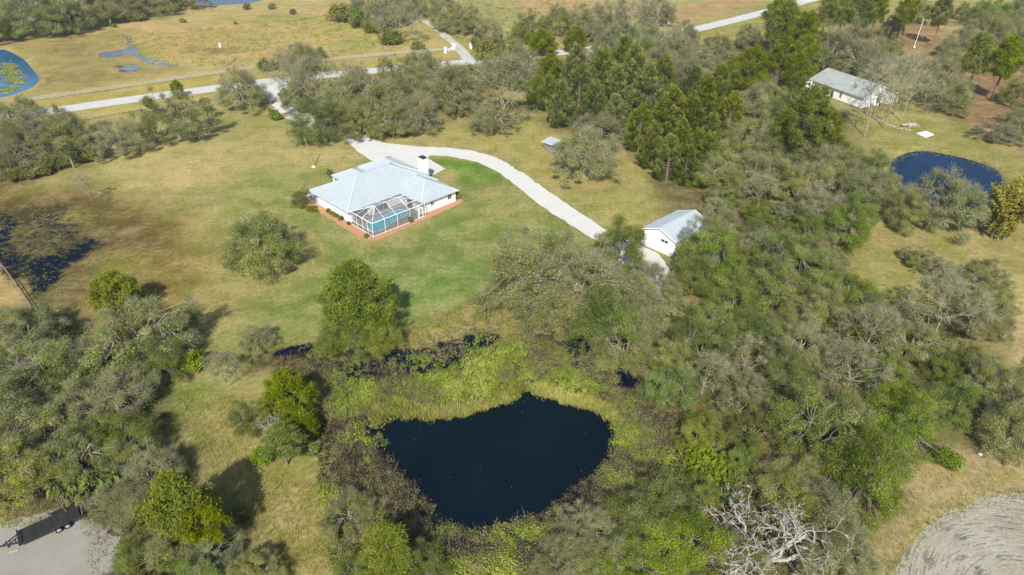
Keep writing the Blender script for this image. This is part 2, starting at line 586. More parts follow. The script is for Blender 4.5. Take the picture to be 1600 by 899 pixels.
gx, gy = axis(-310, 320, 1.3, 2600), axis(34, 420, 1.3, 2600)
X, Y = np.meshgrid(gx, gy)
nx, ny = len(gx), len(gy)
X, Y = X.ravel(), Y.ravel()
wx = X + (fbm(X, Y, 9, 11) - 0.5) * 8
wy = Y + (fbm(X, Y, 9, 23) - 0.5) * 8
soil = np.tile(np.array(alb(166, 156, 99)), (len(X), 1))
wetv = np.zeros(len(X))


def brush(pts, rgb, soft=4.0, amt=1.0, nz=None, seed=5):
    global soil
    d = sdist(wx, wy, PG(pts))
    w = sstep(-soft, soft, d) * amt
    if nz: w = w * sstep(0.35, 0.6, fbm(X, Y, nz, seed))
    soil = soil * (1 - w[:, None]) + np.array(alb(*rgb)) * w[:, None]


def wetbrush(pts, soft, amt):
    d = sdist(wx, wy, PG(pts))
    np.maximum(wetv, sstep(-soft, soft, d) * amt, out=wetv)


# far field across the road
brush([(-400, -60), (560, -60), (720, 80), (450, 108), (60, 155), (-400, 220)], (192, 168, 114), 8)
brush([(0, 70), (190, 45), (250, 75), (280, 105), (150, 140), (60, 150), (0, 110)], (164, 146, 90), 10)
brush([(190, 40), (540, 15), (620, 60), (400, 95), (280, 95)], (206, 164, 116), 8, 0.95, 18)
brush(ell(420, 30, 90, 10), (150, 150, 82), 8, 0.8, 14)
brush(ell(545, 55, 45, 25), (148, 150, 80), 8, 0.8, 14)
brush(ell(330, 55, 70, 9), (156, 150, 82), 8, 0.7, 10)
brush(ell(230, 22, 50, 10), (140, 140, 84), 8)
brush(ell(335, 78, 45, 8), (140, 108, 84), 4, 0.8, 5)
brush(ell(110, 75, 40, 12), (140, 116, 74), 8, 0.7)
brush(ell(100, 120, 60, 9), (140, 116, 74), 6, 0.6)
brush([(-60, 172), (200, 134), (420, 106), (700, 86), (700, 110), (420, 140), (100, 185), (-60, 205)], (182, 164, 92), 3)
brush([(-100, -80), (110, -60), (90, 15), (-100, 40)], (140, 150, 88), 10)
brush([(760, -40), (1060, -40), (1040, 25), (840, 30)], (190, 156, 112), 8)
brush([(700, 55), (870, 55), (870, 95), (740, 95)], (172, 156, 96), 5)
# road verges at the right
brush([(1030, 60), (1290, -10), (1330, -10), (1120, 95), (1040, 90)], (158, 150, 78), 4)
brush([(1040, 15), (1190, -15), (1190, 5), (1045, 45)], (186, 150, 106), 4)
# open paddock left of the house
brush([(130, 230), (300, 215), (460, 210), (560, 240), (480, 290), (330, 300), (180, 300)], (186, 168, 110), 10)
brush(ell(340, 265, 80, 20), (194, 168, 118), 8, 0.8, 10)
brush(ell(400, 190, 60, 14), (160, 152, 84), 8, 0.6)
brush([(380, 255), (500, 262), (560, 262), (480, 300), (450, 340), (380, 330), (340, 300)], (142, 146, 80), 8, 0.9)
brush([(300, 340), (460, 330), (560, 380), (520, 470), (420, 500), (350, 480), (310, 420)], (146, 146, 80), 8, 0.9)
brush(ell(300, 355, 50, 20), (176, 158, 98), 8, 0.7)
brush(ell(470, 380, 26, 20), (182, 158, 110), 5, 0.8)
brush([(400, 470), (520, 430), (560, 470), (520, 520), (430, 545), (340, 520)], (132, 142, 70), 8)
brush(ell(345, 500, 20, 12), (180, 160, 115), 4, 0.7)
# lawn in front of the house
brush([(470, 330), (560, 390), (640, 370), (730, 290), (800, 285), (900, 345), (940, 365), (880, 390), (770, 420), (765, 480), (640, 520), (570, 480), (500, 440)], (124, 138, 72), 5)
brush([(600, 440), (760, 400), (760, 480), (640, 512)], (126, 146, 76), 5)
brush(ell(800, 330, 60, 14), (150, 142, 80), 6, 0.8)
brush([(660, 243), (745, 250), (800, 275), (760, 290), (715, 285)], (118, 144, 58), 2.0)
brush(ell(760, 300, 50, 10), (148, 140, 82), 5, 0.7)
# paddock right of the drive
brush([(700, 175), (830, 170), (870, 210), (1000, 240), (1110, 290), (1090, 330), (1000, 350), (940, 340), (860, 290), (780, 235), (690, 215)], (174, 160, 96), 5)
brush(ell(960, 300, 60, 14), (146, 146, 74), 8, 0.7)
brush(ell(830, 225, 30, 12), (146, 146, 74), 8, 0.6)
brush(ell(918, 290, 26, 9), (186, 154, 112), 3, 0.9)
brush([(980, 240), (1030, 262), (1110, 300), (1100, 285), (1040, 250), (990, 232)], (178, 146, 110), 3)
# flooded marsh on the left
brush([(-60, 285), (140, 285), (230, 320), (320, 390), (330, 470), (270, 560), (150, 540), (60, 490), (-60, 420)], (138, 116, 58), 9)
brush([(-60, 310), (110, 305), (200, 330), (235, 380), (190, 430), (70, 480), (0, 440), (-60, 420)], (100, 78, 50), 10)
brush([(20, 320), (150, 325), (215, 365), (190, 410), (90, 470), (30, 440)], (88, 70, 50), 8, 0.7)
brush(ell(122, 337, 20, 9), (168, 156, 84), 3, 0.9)
brush(ell(190, 410, 50, 16), (160, 146, 72), 5, 0.7)
brush(ell(25, 375, 14, 16), (160, 140, 88), 2, 0.9)
wetbrush([(-20, 335), (15, 335), (40, 355), (65, 395), (60, 420), (20, 440), (-40, 430)], 4, 0.46)
wetbrush([(30, 410), (100, 390), (130, 372), (155, 368), (160, 385), (110, 415), (75, 450), (60, 472), (45, 455)], 3.5, 0.60)
wetbrush([(20, 320), (140, 320), (165, 380), (90, 430), (10, 400)], 7, 0.36)
wetbrush([(5, 330), (14, 330), (22, 360), (10, 378), (0, 370)], 2, 0.6)
brush([(-20, 395), (10, 425), (44, 478), (10, 490), (-60, 470)], (198, 166, 118), 1.5)
# stream in the far field
for p, s, a in (([(190, 52), (205, 60), (214, 74), (235, 92), (262, 101), (240, 103), (215, 90), (195, 85), (150, 88), (152, 80), (192, 78)], 3.0, 0.30),
                ([(200, 64), (212, 72), (216, 86), (202, 84)], 2, 0.3), (ell(200, 106, 26, 7), 5, 0.42)):
    wetbrush(p, s, a)
wetbrush([(62, 115), (72, 122), (68, 134), (62, 128)], 2, 0.5)
# foreground meadow and bare soil
brush([(270, 600), (380, 610), (400, 740), (520, 760), (560, 900), (360, 920), (330, 760), (290, 680)], (158, 143, 88), 3)
brush(ell(450, 750, 50, 10), (146, 138, 60), 2.5, 0.8)
brush(ell(510, 860, 26, 24), (150, 142, 64), 2.5, 0.7)
brush([(240, 590), (330, 585), (310, 640), (270, 640)], (118, 134, 56), 3)
brush([(-40, 770), (120, 760), (220, 830), (230, 920), (-40, 920)], (190, 158, 122), 3)
# right edge and its clearings
brush([(1330, 740), (1400, 690), (1540, 690), (1620, 740), (1620, 800), (1480, 800), (1400, 860), (1380, 920), (1330, 920)], (186, 160, 132), 3)
brush(ell(1520, 745, 60, 16), (150, 138, 78), 3, 0.7)
brush([(1570, 480), (1640, 450), (1640, 680), (1580, 600)], (198, 168, 128), 4)
brush([(1310, 400), (1330, 375), (1400, 360), (1500, 390), (1460, 440), (1370, 470), (1320, 450)], (148, 144, 78), 4)
brush([(1330, 368), (1370, 360), (1440, 385), (1480, 410), (1440, 415), (1370, 385), (1325, 400)], (176, 150, 104), 3, 0.9)
brush([(1500, 370), (1640, 340), (1640, 440), (1520, 430)], (166, 150, 96), 4)
brush([(1320, 215), (1380, 190), (1500, 190), (1620, 250), (1620, 300), (1560, 290), (1400, 235), (1350, 270), (1310, 260)], (150, 143, 80), 5)
brush([(1385, 262), (1400, 246), (1440, 234), (1490, 238), (1560, 258), (1580, 280), (1560, 290), (1400, 270)], (140, 130, 82), 2)
brush([(1290, 40), (1480, 30), (1480, 90), (1430, 110), (1330, 70)], (158, 124, 88), 6)
brush([(1470, 100), (1640, 80), (1640, 260), (1540, 210), (1470, 180)], (150, 116, 88), 6)
brush([(1500, 20), (1570, 20), (1560, 45), (1490, 45)], (182, 158, 104), 4)
brush([(1215, 125), (1275, 125), (1275, 150), (1230, 150)], (186, 152, 118), 2)
# leaf litter below the woods
brush([(1000, 250), (1330, 180), (1340, 330), (1310, 420), (1350, 470), (1560, 480), (1560, 690), (1400, 700), (1340, 900), (900, 960), (1000, 760), (1060, 640), (880, 520), (780, 480), (800, 410), (1000, 420), (1100, 400)], (98, 90, 58), 5)  # litter brown, darkened in colour for the shade between the crowns
brush([(1200, 640), (1270, 690), (1300, 740), (1240, 760), (1200, 690)], (140, 120, 88), 3, 0.9)
brush([(-60, 480), (120, 500), (260, 600), (330, 780), (420, 900), (150, 900), (-60, 790)], (102, 96, 60), 4)
brush([(820, 100), (1200, 60), (1300, 100), (1260, 180), (1100, 280), (990, 240), (860, 200)], (108, 98, 62), 5)
brush([(440, 120), (780, 105), (800, 190), (740, 205), (690, 190), (610, 215), (530, 190)], (132, 116, 74), 5, 0.8)
brush([(-60, 175), (110, 190), (140, 260), (40, 290), (-60, 300)], (112, 98, 62), 5, 0.9)
# wet ground about the near pond
SCRUB = [(400, 580), (440, 540), (500, 540), (620, 530), (740, 470), (830, 500), (940, 560), (1040, 600), (1060, 680), (1000, 740), (930, 800), (880, 850), (720, 880), (640, 850), (560, 760), (490, 700), (480, 620)]
brush(SCRUB, (92, 80, 50), 3)
brush([(430, 575), (470, 540), (560, 555), (640, 540), (790, 520), (930, 545), (1010, 600), (900, 575), (800, 548), (690, 590), (540, 600)], (84, 70, 46), 2)
brush([(620, 530), (740, 470), (830, 500), (770, 550), (650, 560)], (168, 146, 96), 2.5)
wetbrush([(440, 560), (450, 540), (490, 532), (500, 552), (470, 565)], 1.5, 0.66)
wetbrush([(500, 572), (560, 562), (640, 542), (780, 522), (800, 545), (700, 572), (610, 592), (520, 592)], 2.0, 0.56)
wetbrush([(835, 505), (870, 510), (910, 528), (965, 565), (1010, 600), (960, 595), (890, 552)], 1.5, 0.85)
wetbrush([(570, 680), (660, 830), (740, 850), (860, 830), (960, 720), (970, 690), (850, 860), (700, 870), (600, 790)], 2, 0.6)
# small scale drift
soil *= (0.90 + 0.2 * fbm(X, Y, 26, 41))[:, None]
dr = sstep(0.45, 0.72, fbm(X, Y, 13, 51, 5))[:, None]
soil = soil * (1 - 0.22 * dr) + np.array(alb(186, 166, 112)) * 0.22 * dr
Z = np.zeros(len(X)) + (fbm(X, Y, 5, 61, 3) - 0.5) * 0.10
for P_, s in ((POND, 1.6), (POND2, 2.5), (LILY, 4), (FARW, 5)):
    d = sdist(X, Y, P_)
    Z = np.where(d > -s, np.minimum(Z, -1.1 * sstep(-s, s, d) - 0.02), Z)


def grid_mesh(name, X, Y, Z, nx, ny, mat):
    me = bpy.data.meshes.new(name)
    me.vertices.add(len(X))
    me.vertices.foreach_set("co", np.stack([X, Y, Z], 1).astype(np.float32).ravel())
    i = np.arange((ny - 1) * nx).reshape(ny - 1, nx)[:, :-1].ravel()
    q = np.stack([i, i + 1, i + nx + 1, i + nx], 1).astype(np.int32)
    me.loops.add(q.size)
    me.loops.foreach_set("vertex_index", q.ravel())
    me.polygons.add(len(q))
    me.polygons.foreach_set("loop_start", np.arange(0, q.size, 4, dtype=np.int32))
    me.update(calc_edges=True)
    me.polygons.foreach_set("use_smooth", np.ones(len(q), bool))
    me.materials.append(mat)
    return me


# level building and paving sites
flat = np.zeros(len(X))
for pts in ([(400, 110), (460, 110), (560, 195), (700, 222), (950, 340), (1060, 410), (1000, 450), (900, 370), (740, 330), (560, 390), (440, 330), (480, 280), (520, 240)],
            [(-100, 205), (440, 115), (720, 95), (1100, 30), (1300, -20), (1320, 0), (1110, 60), (720, 112), (440, 150), (-100, 215)],
            [(640, 30), (700, 40), (760, 110), (700, 110)],
            [(990, 340), (1100, 310), (1110, 340), (1060, 420), (1000, 390)],
            [(-100, 790), (230, 780), (230, 960), (-100, 960)], [(1380, 960), (1380, 840), (1520, 750), (1700, 740), (1700, 960)],
            [(1250, 110), (1300, 90), (1420, 130), (1360, 190), (1260, 150)], [(840, 215), (880, 215), (880, 240), (840, 240)]):
    flat = np.maximum(flat, sstep(-3, 1, sdist(X, Y, PG(pts))))
Z = np.where(Z > -0.1, Z * (1 - flat) - 0.03 * flat, Z)
gme = grid_mesh("ground", X, Y, Z, nx, ny, ground_mat())
a = gme.attributes.new("soil", 'FLOAT_COLOR', 'POINT')
a.data.foreach_set("color", np.concatenate([np.clip(soil, 0, 1), np.ones((len(X), 1))], 1).astype(np.float32).ravel())
a = gme.attributes.new("wet", 'FLOAT', 'POINT')
a.data.foreach_set("value", wetv.astype(np.float32))
tag(link("ground", gme), kind="structure")


def gz(x, y):
    """ground height by bilinear look-up"""
    i = int(np.clip(np.searchsorted(gx, x) - 1, 0, nx - 2))
    j = int(np.clip(np.searchsorted(gy, y) - 1, 0, ny - 2))
    fx = (x - gx[i]) / (gx[i + 1] - gx[i])
    fy = (y - gy[j]) / (gy[j + 1] - gy[j])
    z = Z
    return float((z[j * nx + i] * (1 - fx) + z[j * nx + i + 1] * fx) * (1 - fy) + (z[(j + 1) * nx + i] * (1 - fx) + z[(j + 1) * nx + i + 1] * fx) * fy)


# ------------------------------------------------------------------ water, roads, drives
def grow(poly, d):
    c = sum((Vector(p[:2]) for p in poly), Vector((0, 0))) / len(poly)
    return [c + (Vector(p[:2]) - c) * (1 + d / (Vector(p[:2]) - c).length) for p in poly]


for nm, P_, mt, gr in (("pond", POND, 'pond', 1.2), ("pond", POND2, 'blue_pond', 1.5), ("pond", LILY, 'lily_water', 2), ("lake", FARW, 'blue_pond', 3)):
    tag(MB().sheet(grow(P_, gr), WZ).build(nm, M[mt]), kind="structure")


def ribbon(name, pts, widths, z, mat, parent=None, amp=0.12, seed=3, step=1.5):
    """a strip of paving along a centre line, with slightly ragged edges"""
    pts = [Vector(p[:2]) for p in pts]
    for _ in range(2):
        q, w = [pts[0]], [widths[0]]
        for i in range(len(pts) - 1):
            q += [pts[i] * 0.75 + pts[i + 1] * 0.25, pts[i] * 0.25 + pts[i + 1] * 0.75]
            w += [widths[i] * 0.75 + widths[i + 1] * 0.25, widths[i] * 0.25 + widths[i + 1] * 0.75]
        q.append(pts[-1]); w.append(widths[-1])
        pts, widths = q, w
    rs = np.random.default_rng(seed)
    P, W = [], []
    for i in range(len(pts) - 1):
        k = max(1, int((pts[i + 1] - pts[i]).length / step))
        for j in range(k):
            P.append(pts[i].lerp(pts[i + 1], j / k)); W.append(widths[i] + (widths[i + 1] - widths[i]) * j / k)
    vs, fs = [], []
    for i in range(len(P)):
        d = (P[min(i + 1, len(P) - 1)] - P[max(i - 1, 0)]).normalized()
        n = Vector((-d.y, d.x))
        l = P[i] + n * (W[i] / 2 + rs.normal(0, amp)); r = P[i] - n * (W[i] / 2 + rs.normal(0, amp))
        vs += [(l.x, l.y, z), (r.x, r.y, z)]
    for i in range(len(P) - 1):
        fs.append((2 * i, 2 * i + 1, 2 * i + 3, 2 * i + 2))
    return MB().add(vs, fs).build(name, mat, parent)


ROADC = PG([(-260, 226), (-60, 192), (100, 171), (230, 152), (330, 139), (420, 127), (550, 113.5), (690, 101), (800, 90), (900, 80), (1000, 65), (1110, 41), (1200, 18), (1280, -4), (1420, -42)])
tag(ribbon("road", ROADC, [7.4] * len(ROADC), 0.012, M['road'], amp=0.06), kind="structure")
DRIVE = [(404, 126), (412, 145), (425, 165), (450, 187), (500, 205), (533, 212), (558, 236), (585, 254), (640, 280), (655, 262), (675, 274), (696, 264),
         (668, 247), (672, 243), (700, 244), (745, 253), (780, 270), (810, 293), (840, 318), (870, 338), (905, 360), (950, 388), (990, 430), (1020, 470), (1050, 455), (1046, 420),
         (1030, 398), (1000, 382), (960, 368), (933, 350), (890, 322), (850, 294), (810, 265), (775, 246), (740, 236), (700, 231), (650, 229), (605, 224), (585, 219),
         (560, 206), (540, 197), (482, 176), (458, 160), (446, 142), (452, 121)]
tag(MB().sheet(ragged(PG(DRIVE), 1.2, 0.10), 0.008).build("driveway", M['drive']), kind="structure")
tag(ribbon("farm_lane", PG([(733, 98), (726, 84), (712, 70), (695, 56), (682, 44), (660, 30)]), [5.0, 4.2, 3.6, 3.4, 3.4, 3.4], 0.006, M['lane'], amp=0.2), kind="structure")
tag(ribbon("farm_lane", PG([(1060, 62), (1090, 75), (1110, 88), (1132, 95), (1150, 105), (1200, 120), (1250, 130)]), [4.0] * 7, 0.006, M['lane'], amp=0.2), kind="structure")
tag(MB().sheet(ragged(PG([(-80, 845), (0, 818), (60, 802), (112, 792), (150, 812), (178, 838), (190, 862), (185, 905), (180, 960), (-80, 960)]), 0.5, 0.30), 0.006).build("gravel_lot", M['lot']), kind="structure")
tc_ = G(1660, 985)
tag(MB().sheet(ragged(PG([(1388, 920), (1408, 872), (1436, 832), (1475, 803), (1530, 780), (1600, 768), (1700, 762), (1760, 830), (1760, 960), (1390, 970)]), 0.6, 0.12), 0.006).build("gravel_turnaround", turnaround_mat(tc_.x, tc_.y)), kind="structure")

for st_, sd_ in (([(190, 52), (203, 60), (212, 72), (217, 84), (238, 92), (266, 100), (282, 103), (250, 104), (222, 95), (205, 84), (190, 87), (168, 92), (150, 87), (158, 82), (186, 80), (203, 74), (198, 64)], 5), ([(188, 106), (205, 102), (222, 104), (214, 110), (198, 112)], 6)):
    tag(MB().sheet(ragged(smooth_poly(PG(st_), 1), 1.0, 0.45, sd_), 0.07).build("stream", M['shallow']), kind="structure")

# ------------------------------------------------------------------ the white house with the pool
HB = Vector((-33.75, 126.29, 0))
HS = R(-45.5)
house = empty("house", HB, HS, "white single storey house under a pale hipped metal roof with a chimney, mid lawn", "house")
# local axes: x runs towards the camera (along the left end), y runs along the pool side
PT = 0.47
EZ = 2.62


def hip_roof(x0, x1, y0, y1, parent, mat=M['roof'], seam=0.61, ez=EZ, pt=PT, gable=None, trim=M['roof_trim']):
    w, l = x1 - x0, y1 - y0
    h = min(w, l) / 2
    if l >= w:
        r0, r1 = Vector(((x0 + x1) / 2, y0 + h, ez + h * pt)), Vector(((x0 + x1) / 2, y1 - h + 0.001, ez + h * pt))
    else:
        r0, r1 = Vector((x0 + h, (y0 + y1) / 2, ez + h * pt)), Vector((x1 - h + 0.001, (y0 + y1) / 2, ez + h * pt))
    c = [Vector((x0, y0, ez)), Vector((x1, y0, ez)), Vector((x1, y1, ez)), Vector((x0, y1, ez))]
    if l >= w:
        faces = [(c[0], c[1], r0), (c[1], c[2], r1, r0), (c[2], c[3], r1), (c[3], c[0], r0, r1)]
        hips = [(c[0], r0), (c[1], r0), (c[2], r1), (c[3], r1), (r0, r1)]
    else:
        faces = [(c[0], c[1], r1, r0), (c[1], c[2], r1), (c[2], c[3], r0, r1), (c[3], c[0], r0)]
        hips = [(c[0], r0), (c[3], r0), (c[1], r1), (c[2], r1), (r0, r1)]
    m = MB()
    for f in faces: m.add(f, [tuple(range(len(f)))])
    d = Vector((0, 0, -0.16))
    for i in range(4):
        a, b = c[i], c[(i + 1) % 4]
        m.add([a, b, b + d, a + d], [(3, 2, 1, 0)])
    m.add([p + d for p in c], [(3, 2, 1, 0)])
    ro = m.build("roof", mat, parent)
    s = MB()
    for f in faces:
        e = (f[1] - f[0]).normalized()
        n = (f[1] - f[0]).cross(f[2] - f[0]).normalized()
        up = n.cross(e)
        Lx = (f[1] - f[0]).length
        top = [(p - f[0]) for p in f[2:]]
        k = 1
        while k * seam < Lx:
            x = k * seam
            k += 1
            # height of the face above the eave at x
            if len(f) == 3:
                tx, ty = top[0].dot(e), top[0].dot(up)
                hgt = ty * (x / tx if x < tx else (Lx - x) / (Lx - tx))
            else:
                bx, by, ax = top[0].dot(e), top[0].dot(up), top[1].dot(e)
                hgt = by * min(1, x / max(ax, 1e-6), (Lx - x) / max(Lx - bx, 1e-6))
            if hgt < 0.3: continue
            p = f[0] + e * x + n * 0.012
            s.bar(p + up * 0.02, p + up * (hgt - 0.1), 0.05, 0.05)
    so = s.build("roof_seams", trim, ro)
    tag(so, kind="stuff")
    hc = MB()
    for a, b in hips:
        if (b - a).length > 0.2: hc.bar(a + Vector((0, 0, 0.03)), b + Vector((0, 0, 0.03)), 0.3, 0.07)
    hc.build("ridge_cap", trim, ro)
    return ro


def rect(x0, x1, y0, y1): return [(x0, y0), (x1, y0), (x1, y1), (x0, y1)]


hip_roof(-15.7, 0, 0, 24.1, house)
hip_roof(-6, 7.45, 13.3, 23.75, house)
hip_roof(-19.4, -4, 15.3, 24.7, house)
hip_roof(-19.3, -8, 8.1, 15.25, house)
wl = MB()
wl.prism(rect(-12.9, -0.65, 0.65, 23.4), 0, EZ - 0.16)
wl.build("wall", M['white_wall'], house)
MB().prism(rect(-0.64, 6.85, 13.95, 23.15), 0, EZ - 0.162).build("wall", M['white_wall'], house)
MB().prism(rect(-18.8, -12.91, 15.9, 24.05), 0, EZ - 0.164).build("wall", M['white_wall'], house)
for x, y in ((-15.2, 0.5), (-15.2, 8.4), (-18.9, 8.5)):
    MB().box((x, y, (EZ - 0.17) / 2), (0.28, 0.28, EZ - 0.17)).build("porch_column", M['white_paint'], house)
MB().prism(rect(-19.0, -12.92, 0.4, 15.85), 0.0, 0.1).build("porch_floor", M['concrete'], house)
ch = MB().box((-6.5, 24.9, 2.75), (1.8, 1.4, 5.5)).build("chimney", M['white_wall'], house)
MB().box((-6.5, 24.9, 5.56), (2.0, 1.6, 0.12)).build("chimney_crown", M['white_paint'], ch)
cc = MB()
for sx in (-0.7, 0.7):
    for sy in (-0.5, 0.5): cc.box((-6.5 + sx, 24.9 + sy, 5.8), (0.08, 0.08, 0.4))
cc.box((-6.5, 24.9, 6.03), (1.75, 1.3, 0.07))
cc.build("chimney_cap", M['black_steel'], ch)


def window(parent, c, w, h, axis, mullions=1, sgn=1):
    """axis 'x': the pane faces +/-x; 'y': faces +/-y (house or garage local axes)"""
    fr, gl = MB(), MB()
    t = 0.07
    for a, b, sw, sh in ((0, h / 2, w + t, t), (0, -h / 2, w + t, t), (-w / 2, 0, t, h - t), (w / 2, 0, t, h - t)):
        s = (0.1, sw, sh) if axis == 'x' else (sw, 0.1, sh)
        o = Vector((0, a, b)) if axis == 'x' else Vector((a, 0, b))
        fr.box(Vector(c) + o, s)
    for k in range(mullions):
        a = -w / 2 + w * (k + 1) / (mullions + 1)
        s = (0.08, 0.05, h - t) if axis == 'x' else (0.05, 0.08, h - t)
        fr.box(Vector(c) + (Vector((0, a, 0)) if axis == 'x' else Vector((a, 0, 0))), s)
    f = fr.build("window", M['white_paint'], parent)
    s = (0.03, w - t, h - t) if axis == 'x' else (w - t, 0.03, h - t)
    gl.box(c, s).build("pane", M['glass'], f)


window(house, (6.87, 21.4, 1.6), 1.1, 1.15, 'x', 1)
window(house, (6.87, 16.6, 1.6), 0.9, 0.9, 'x', 1)
for y in (3.5, 8.6):
    window(house, (-0.63, y, 1.05), 3.4, 2.0, 'x', 2)
d = MB().box((-0.63, 12.2, 1.05), (0.07, 1.0, 2.05)).build("door", M['white_paint'], house)
MB().box((-0.57, 11.85, 1.0), (0.06, 0.1, 0.06)).build("handle", M['rim'], d)
d = MB().box((2.5, 13.93, 1.05), (1.8, 0.06, 2.05)).build("sliding_door", M['glass'], house)
gd = MB().box((-18.82, 20.0, 1.1), (0.08, 5.0, 2.1)).build("garage_door", M['white_paint'], house)
# plumbing vents on the roof
for x, y in ((-6.4, 14.2), (-1.8, 17.4)):
    z = EZ + (0 - x) * PT if x > -7.85 else EZ + 3
    MB().tube((x, y, z - 0.2), (x, y, z + 0.45), 0.09).build("roof_vent", M['soffit'], house)


def hl(x, y, z=0.0):
    return HB + Matrix.Rotation(HS, 3, 'Z') @ Vector((x, y, z))


def hinv(p):
    return Matrix.Rotation(-HS, 3, 'Z') @ (Vector((p[0], p[1], 0)) - HB)


# planting bed of mulch
bed = [(-17.0, -0.9), (-15.5, -2.2), (-12, -1.6), (-8, -1.3), (-3, -1.4), (0.4, -1.7), (4, -1.5), (8.3, -1.3), (9.6, -0.6), (9.9, 2), (9.4, 7), (9.3, 13), (9.0, 19),
       (8.6, 23.5), (7.6, 24.8), (6.2, 24.6), (6.3, 13.5), (7.5, 13.2), (7.5, 0.6), (-0.3, 0.6), (-12.8, 0.8), (-15.0, 0.8)]
tag(MB().sheet(ragged(smooth_poly([hl(*p) for p in bed], 1), 0.7, 0.06), 0.016).build("mulch_bed", M['mulch']), kind="structure")

# pool, deck and screen cage
pool = empty("swimming_pool", HB, HS, "turquoise swimming pool set in a paved deck inside the white screen cage", "swimming pool")
cagepx = lambda x, y: (540 + x / 9.99, 290 + y / 9.99)
pw = [hinv(G(*cagepx(x, y))) for x, y in ((440, 742), (290, 610), (350, 548), (500, 515), (600, 468), (690, 410), (830, 368), (955, 392), (965, 462), (880, 505), (800, 540), (640, 648), (560, 698))]
pw = [(p.x, p.y) for p in pw]
MB().sheet(smooth_poly(pw, 1), 0.05).build("pool_water", M['pool_water'], pool)
MB().prism(rect(-0.62, 7.95, 0.55, 13.93), -0.1, 0.035).build("pool_deck", M['paver'], pool)
cp = MB()
sp = smooth_poly(pw, 1)
for i in range(len(sp)):
    a, b = sp[i], sp[(i + 1) % len(sp)]
    cp.bar((a.x, a.y, 0.06), (b.x, b.y, 0.06), 0.28, 0.06)
cp.build("coping", M['concrete'], pool)

cage = empty("pool_cage", HB, HS, "white framed screen cage over the pool against the house", "pool enclosure")
CH, CRZ = 2.95, 4.15
X1, Y0, Y1, XR = 8.0, 0.5, 13.75, 3.9
ys = [0.5, 3.5, 6.65, 9.8, 11.9, 13.75]
xs = [0.2, 2.4, 4.5, 6.3]


def beam(a, b, w=0.06, nm="frame_beam"):
    MB().bar(a, b, w, w * 1.2).build(nm, M['white_paint'], cage)


for y in ys: beam((X1, y, 0), (X1, y, CH), 0.065, "post")
for x in xs: beam((x, Y0, 0), (x, Y0, CH), 0.065, "post")
beam((X1, Y0, CH), (X1, Y1, CH), 0.085)
beam((0.2, Y0, CH), (X1, Y0, CH), 0.085)
beam((X1, Y0, 0.05), (X1, Y1, 0.05))
beam((0.2, Y0, 0.05), (X1, Y0, 0.05))
beam((X1, 11.9, 1.0), (X1, Y1, 1.0), 0.07)
beam((0.2, Y0, 1.0), (X1, Y0, 1.0), 0.06)
HT = 2.75
ry = [4.2, 7.0, 10.2]
for y in ry:
    beam((X1, y - 0.6, CH), (XR, y, CRZ))
    beam((XR, y, CRZ), (0.1, y, HT))
beam((XR, ry[0], CRZ), (XR, ry[-1], CRZ))
beam((X1, Y0, CH), (XR, ry[0], CRZ))
beam((4.5, Y0, CH), (XR, ry[0], CRZ), 0.08)
beam((2.4, Y0, CH), (1.9, ry[0], 3.4), 0.08)
beam((0.2, Y0, CH), (XR, ry[0], CRZ), 0.08)
beam((XR, ry[-1], CRZ), (4.5, Y1 - 0.5, HT + 0.2))
beam((1.95, ry[0], 3.43), (1.95, Y1 - 0.5, 3.1), 0.08)
beam((5.95, 2.2, 3.5), (5.95, Y1 - 0.6, 3.2), 0.08)


def screen(*p):
    MB().add(p, [tuple(range(len(p)))]).build("screen_panel", M['screen'], cage)


for i in range(len(ys) - 1):
    screen((X1, ys[i], 0.05), (X1, ys[i + 1], 0.05), (X1, ys[i + 1], CH), (X1, ys[i], CH))
xx = xs + [X1]
for i in range(len(xx) - 1):
    screen((xx[i], Y0, 0.05), (xx[i + 1], Y0, 0.05), (xx[i + 1], Y0, CH), (xx[i], Y0, CH))
screen((X1, Y0, CH), (X1, ry[-1] - 0.6, CH), (XR, ry[-1], CRZ), (XR, ry[0], CRZ))
screen((X1, ry[-1] - 0.6, CH), (X1, Y1, CH), (4.5, Y1 - 0.5, HT + 0.2), (XR, ry[-1], CRZ))
screen((0.1, Y0, HT), (0.1, ry[-1], HT), (XR, ry[-1], CRZ), (XR, ry[0], CRZ))
screen((0.2, Y0, CH), (X1, Y0, CH), (XR, ry[0], CRZ))
screen((0.1, ry[-1], HT), (0.1, Y1 - 0.4, HT), (4.5, Y1 - 0.5, HT + 0.2), (XR, ry[-1], CRZ))
cd = MB()
for a, b in (((X1 + 0.06, 12.1, 0.1), (X1 + 0.06, 12.1, 2.3)), ((X1 + 0.06, 13.1, 0.1), (X1 + 0.06, 13.1, 2.3)), ((X1 + 0.06, 12.1, 2.3), (X1 + 0.06, 13.1, 2.3)), ((X1 + 0.06, 12.1, 1.1), (X1 + 0.06, 13.1, 1.1)), ((X1 + 0.06, 12.1, 0.15), (X1 + 0.06, 13.1, 0.15))):
    cd.bar(a, b, 0.09, 0.09)
cd.build("screen_door", M['white_paint'], cage)


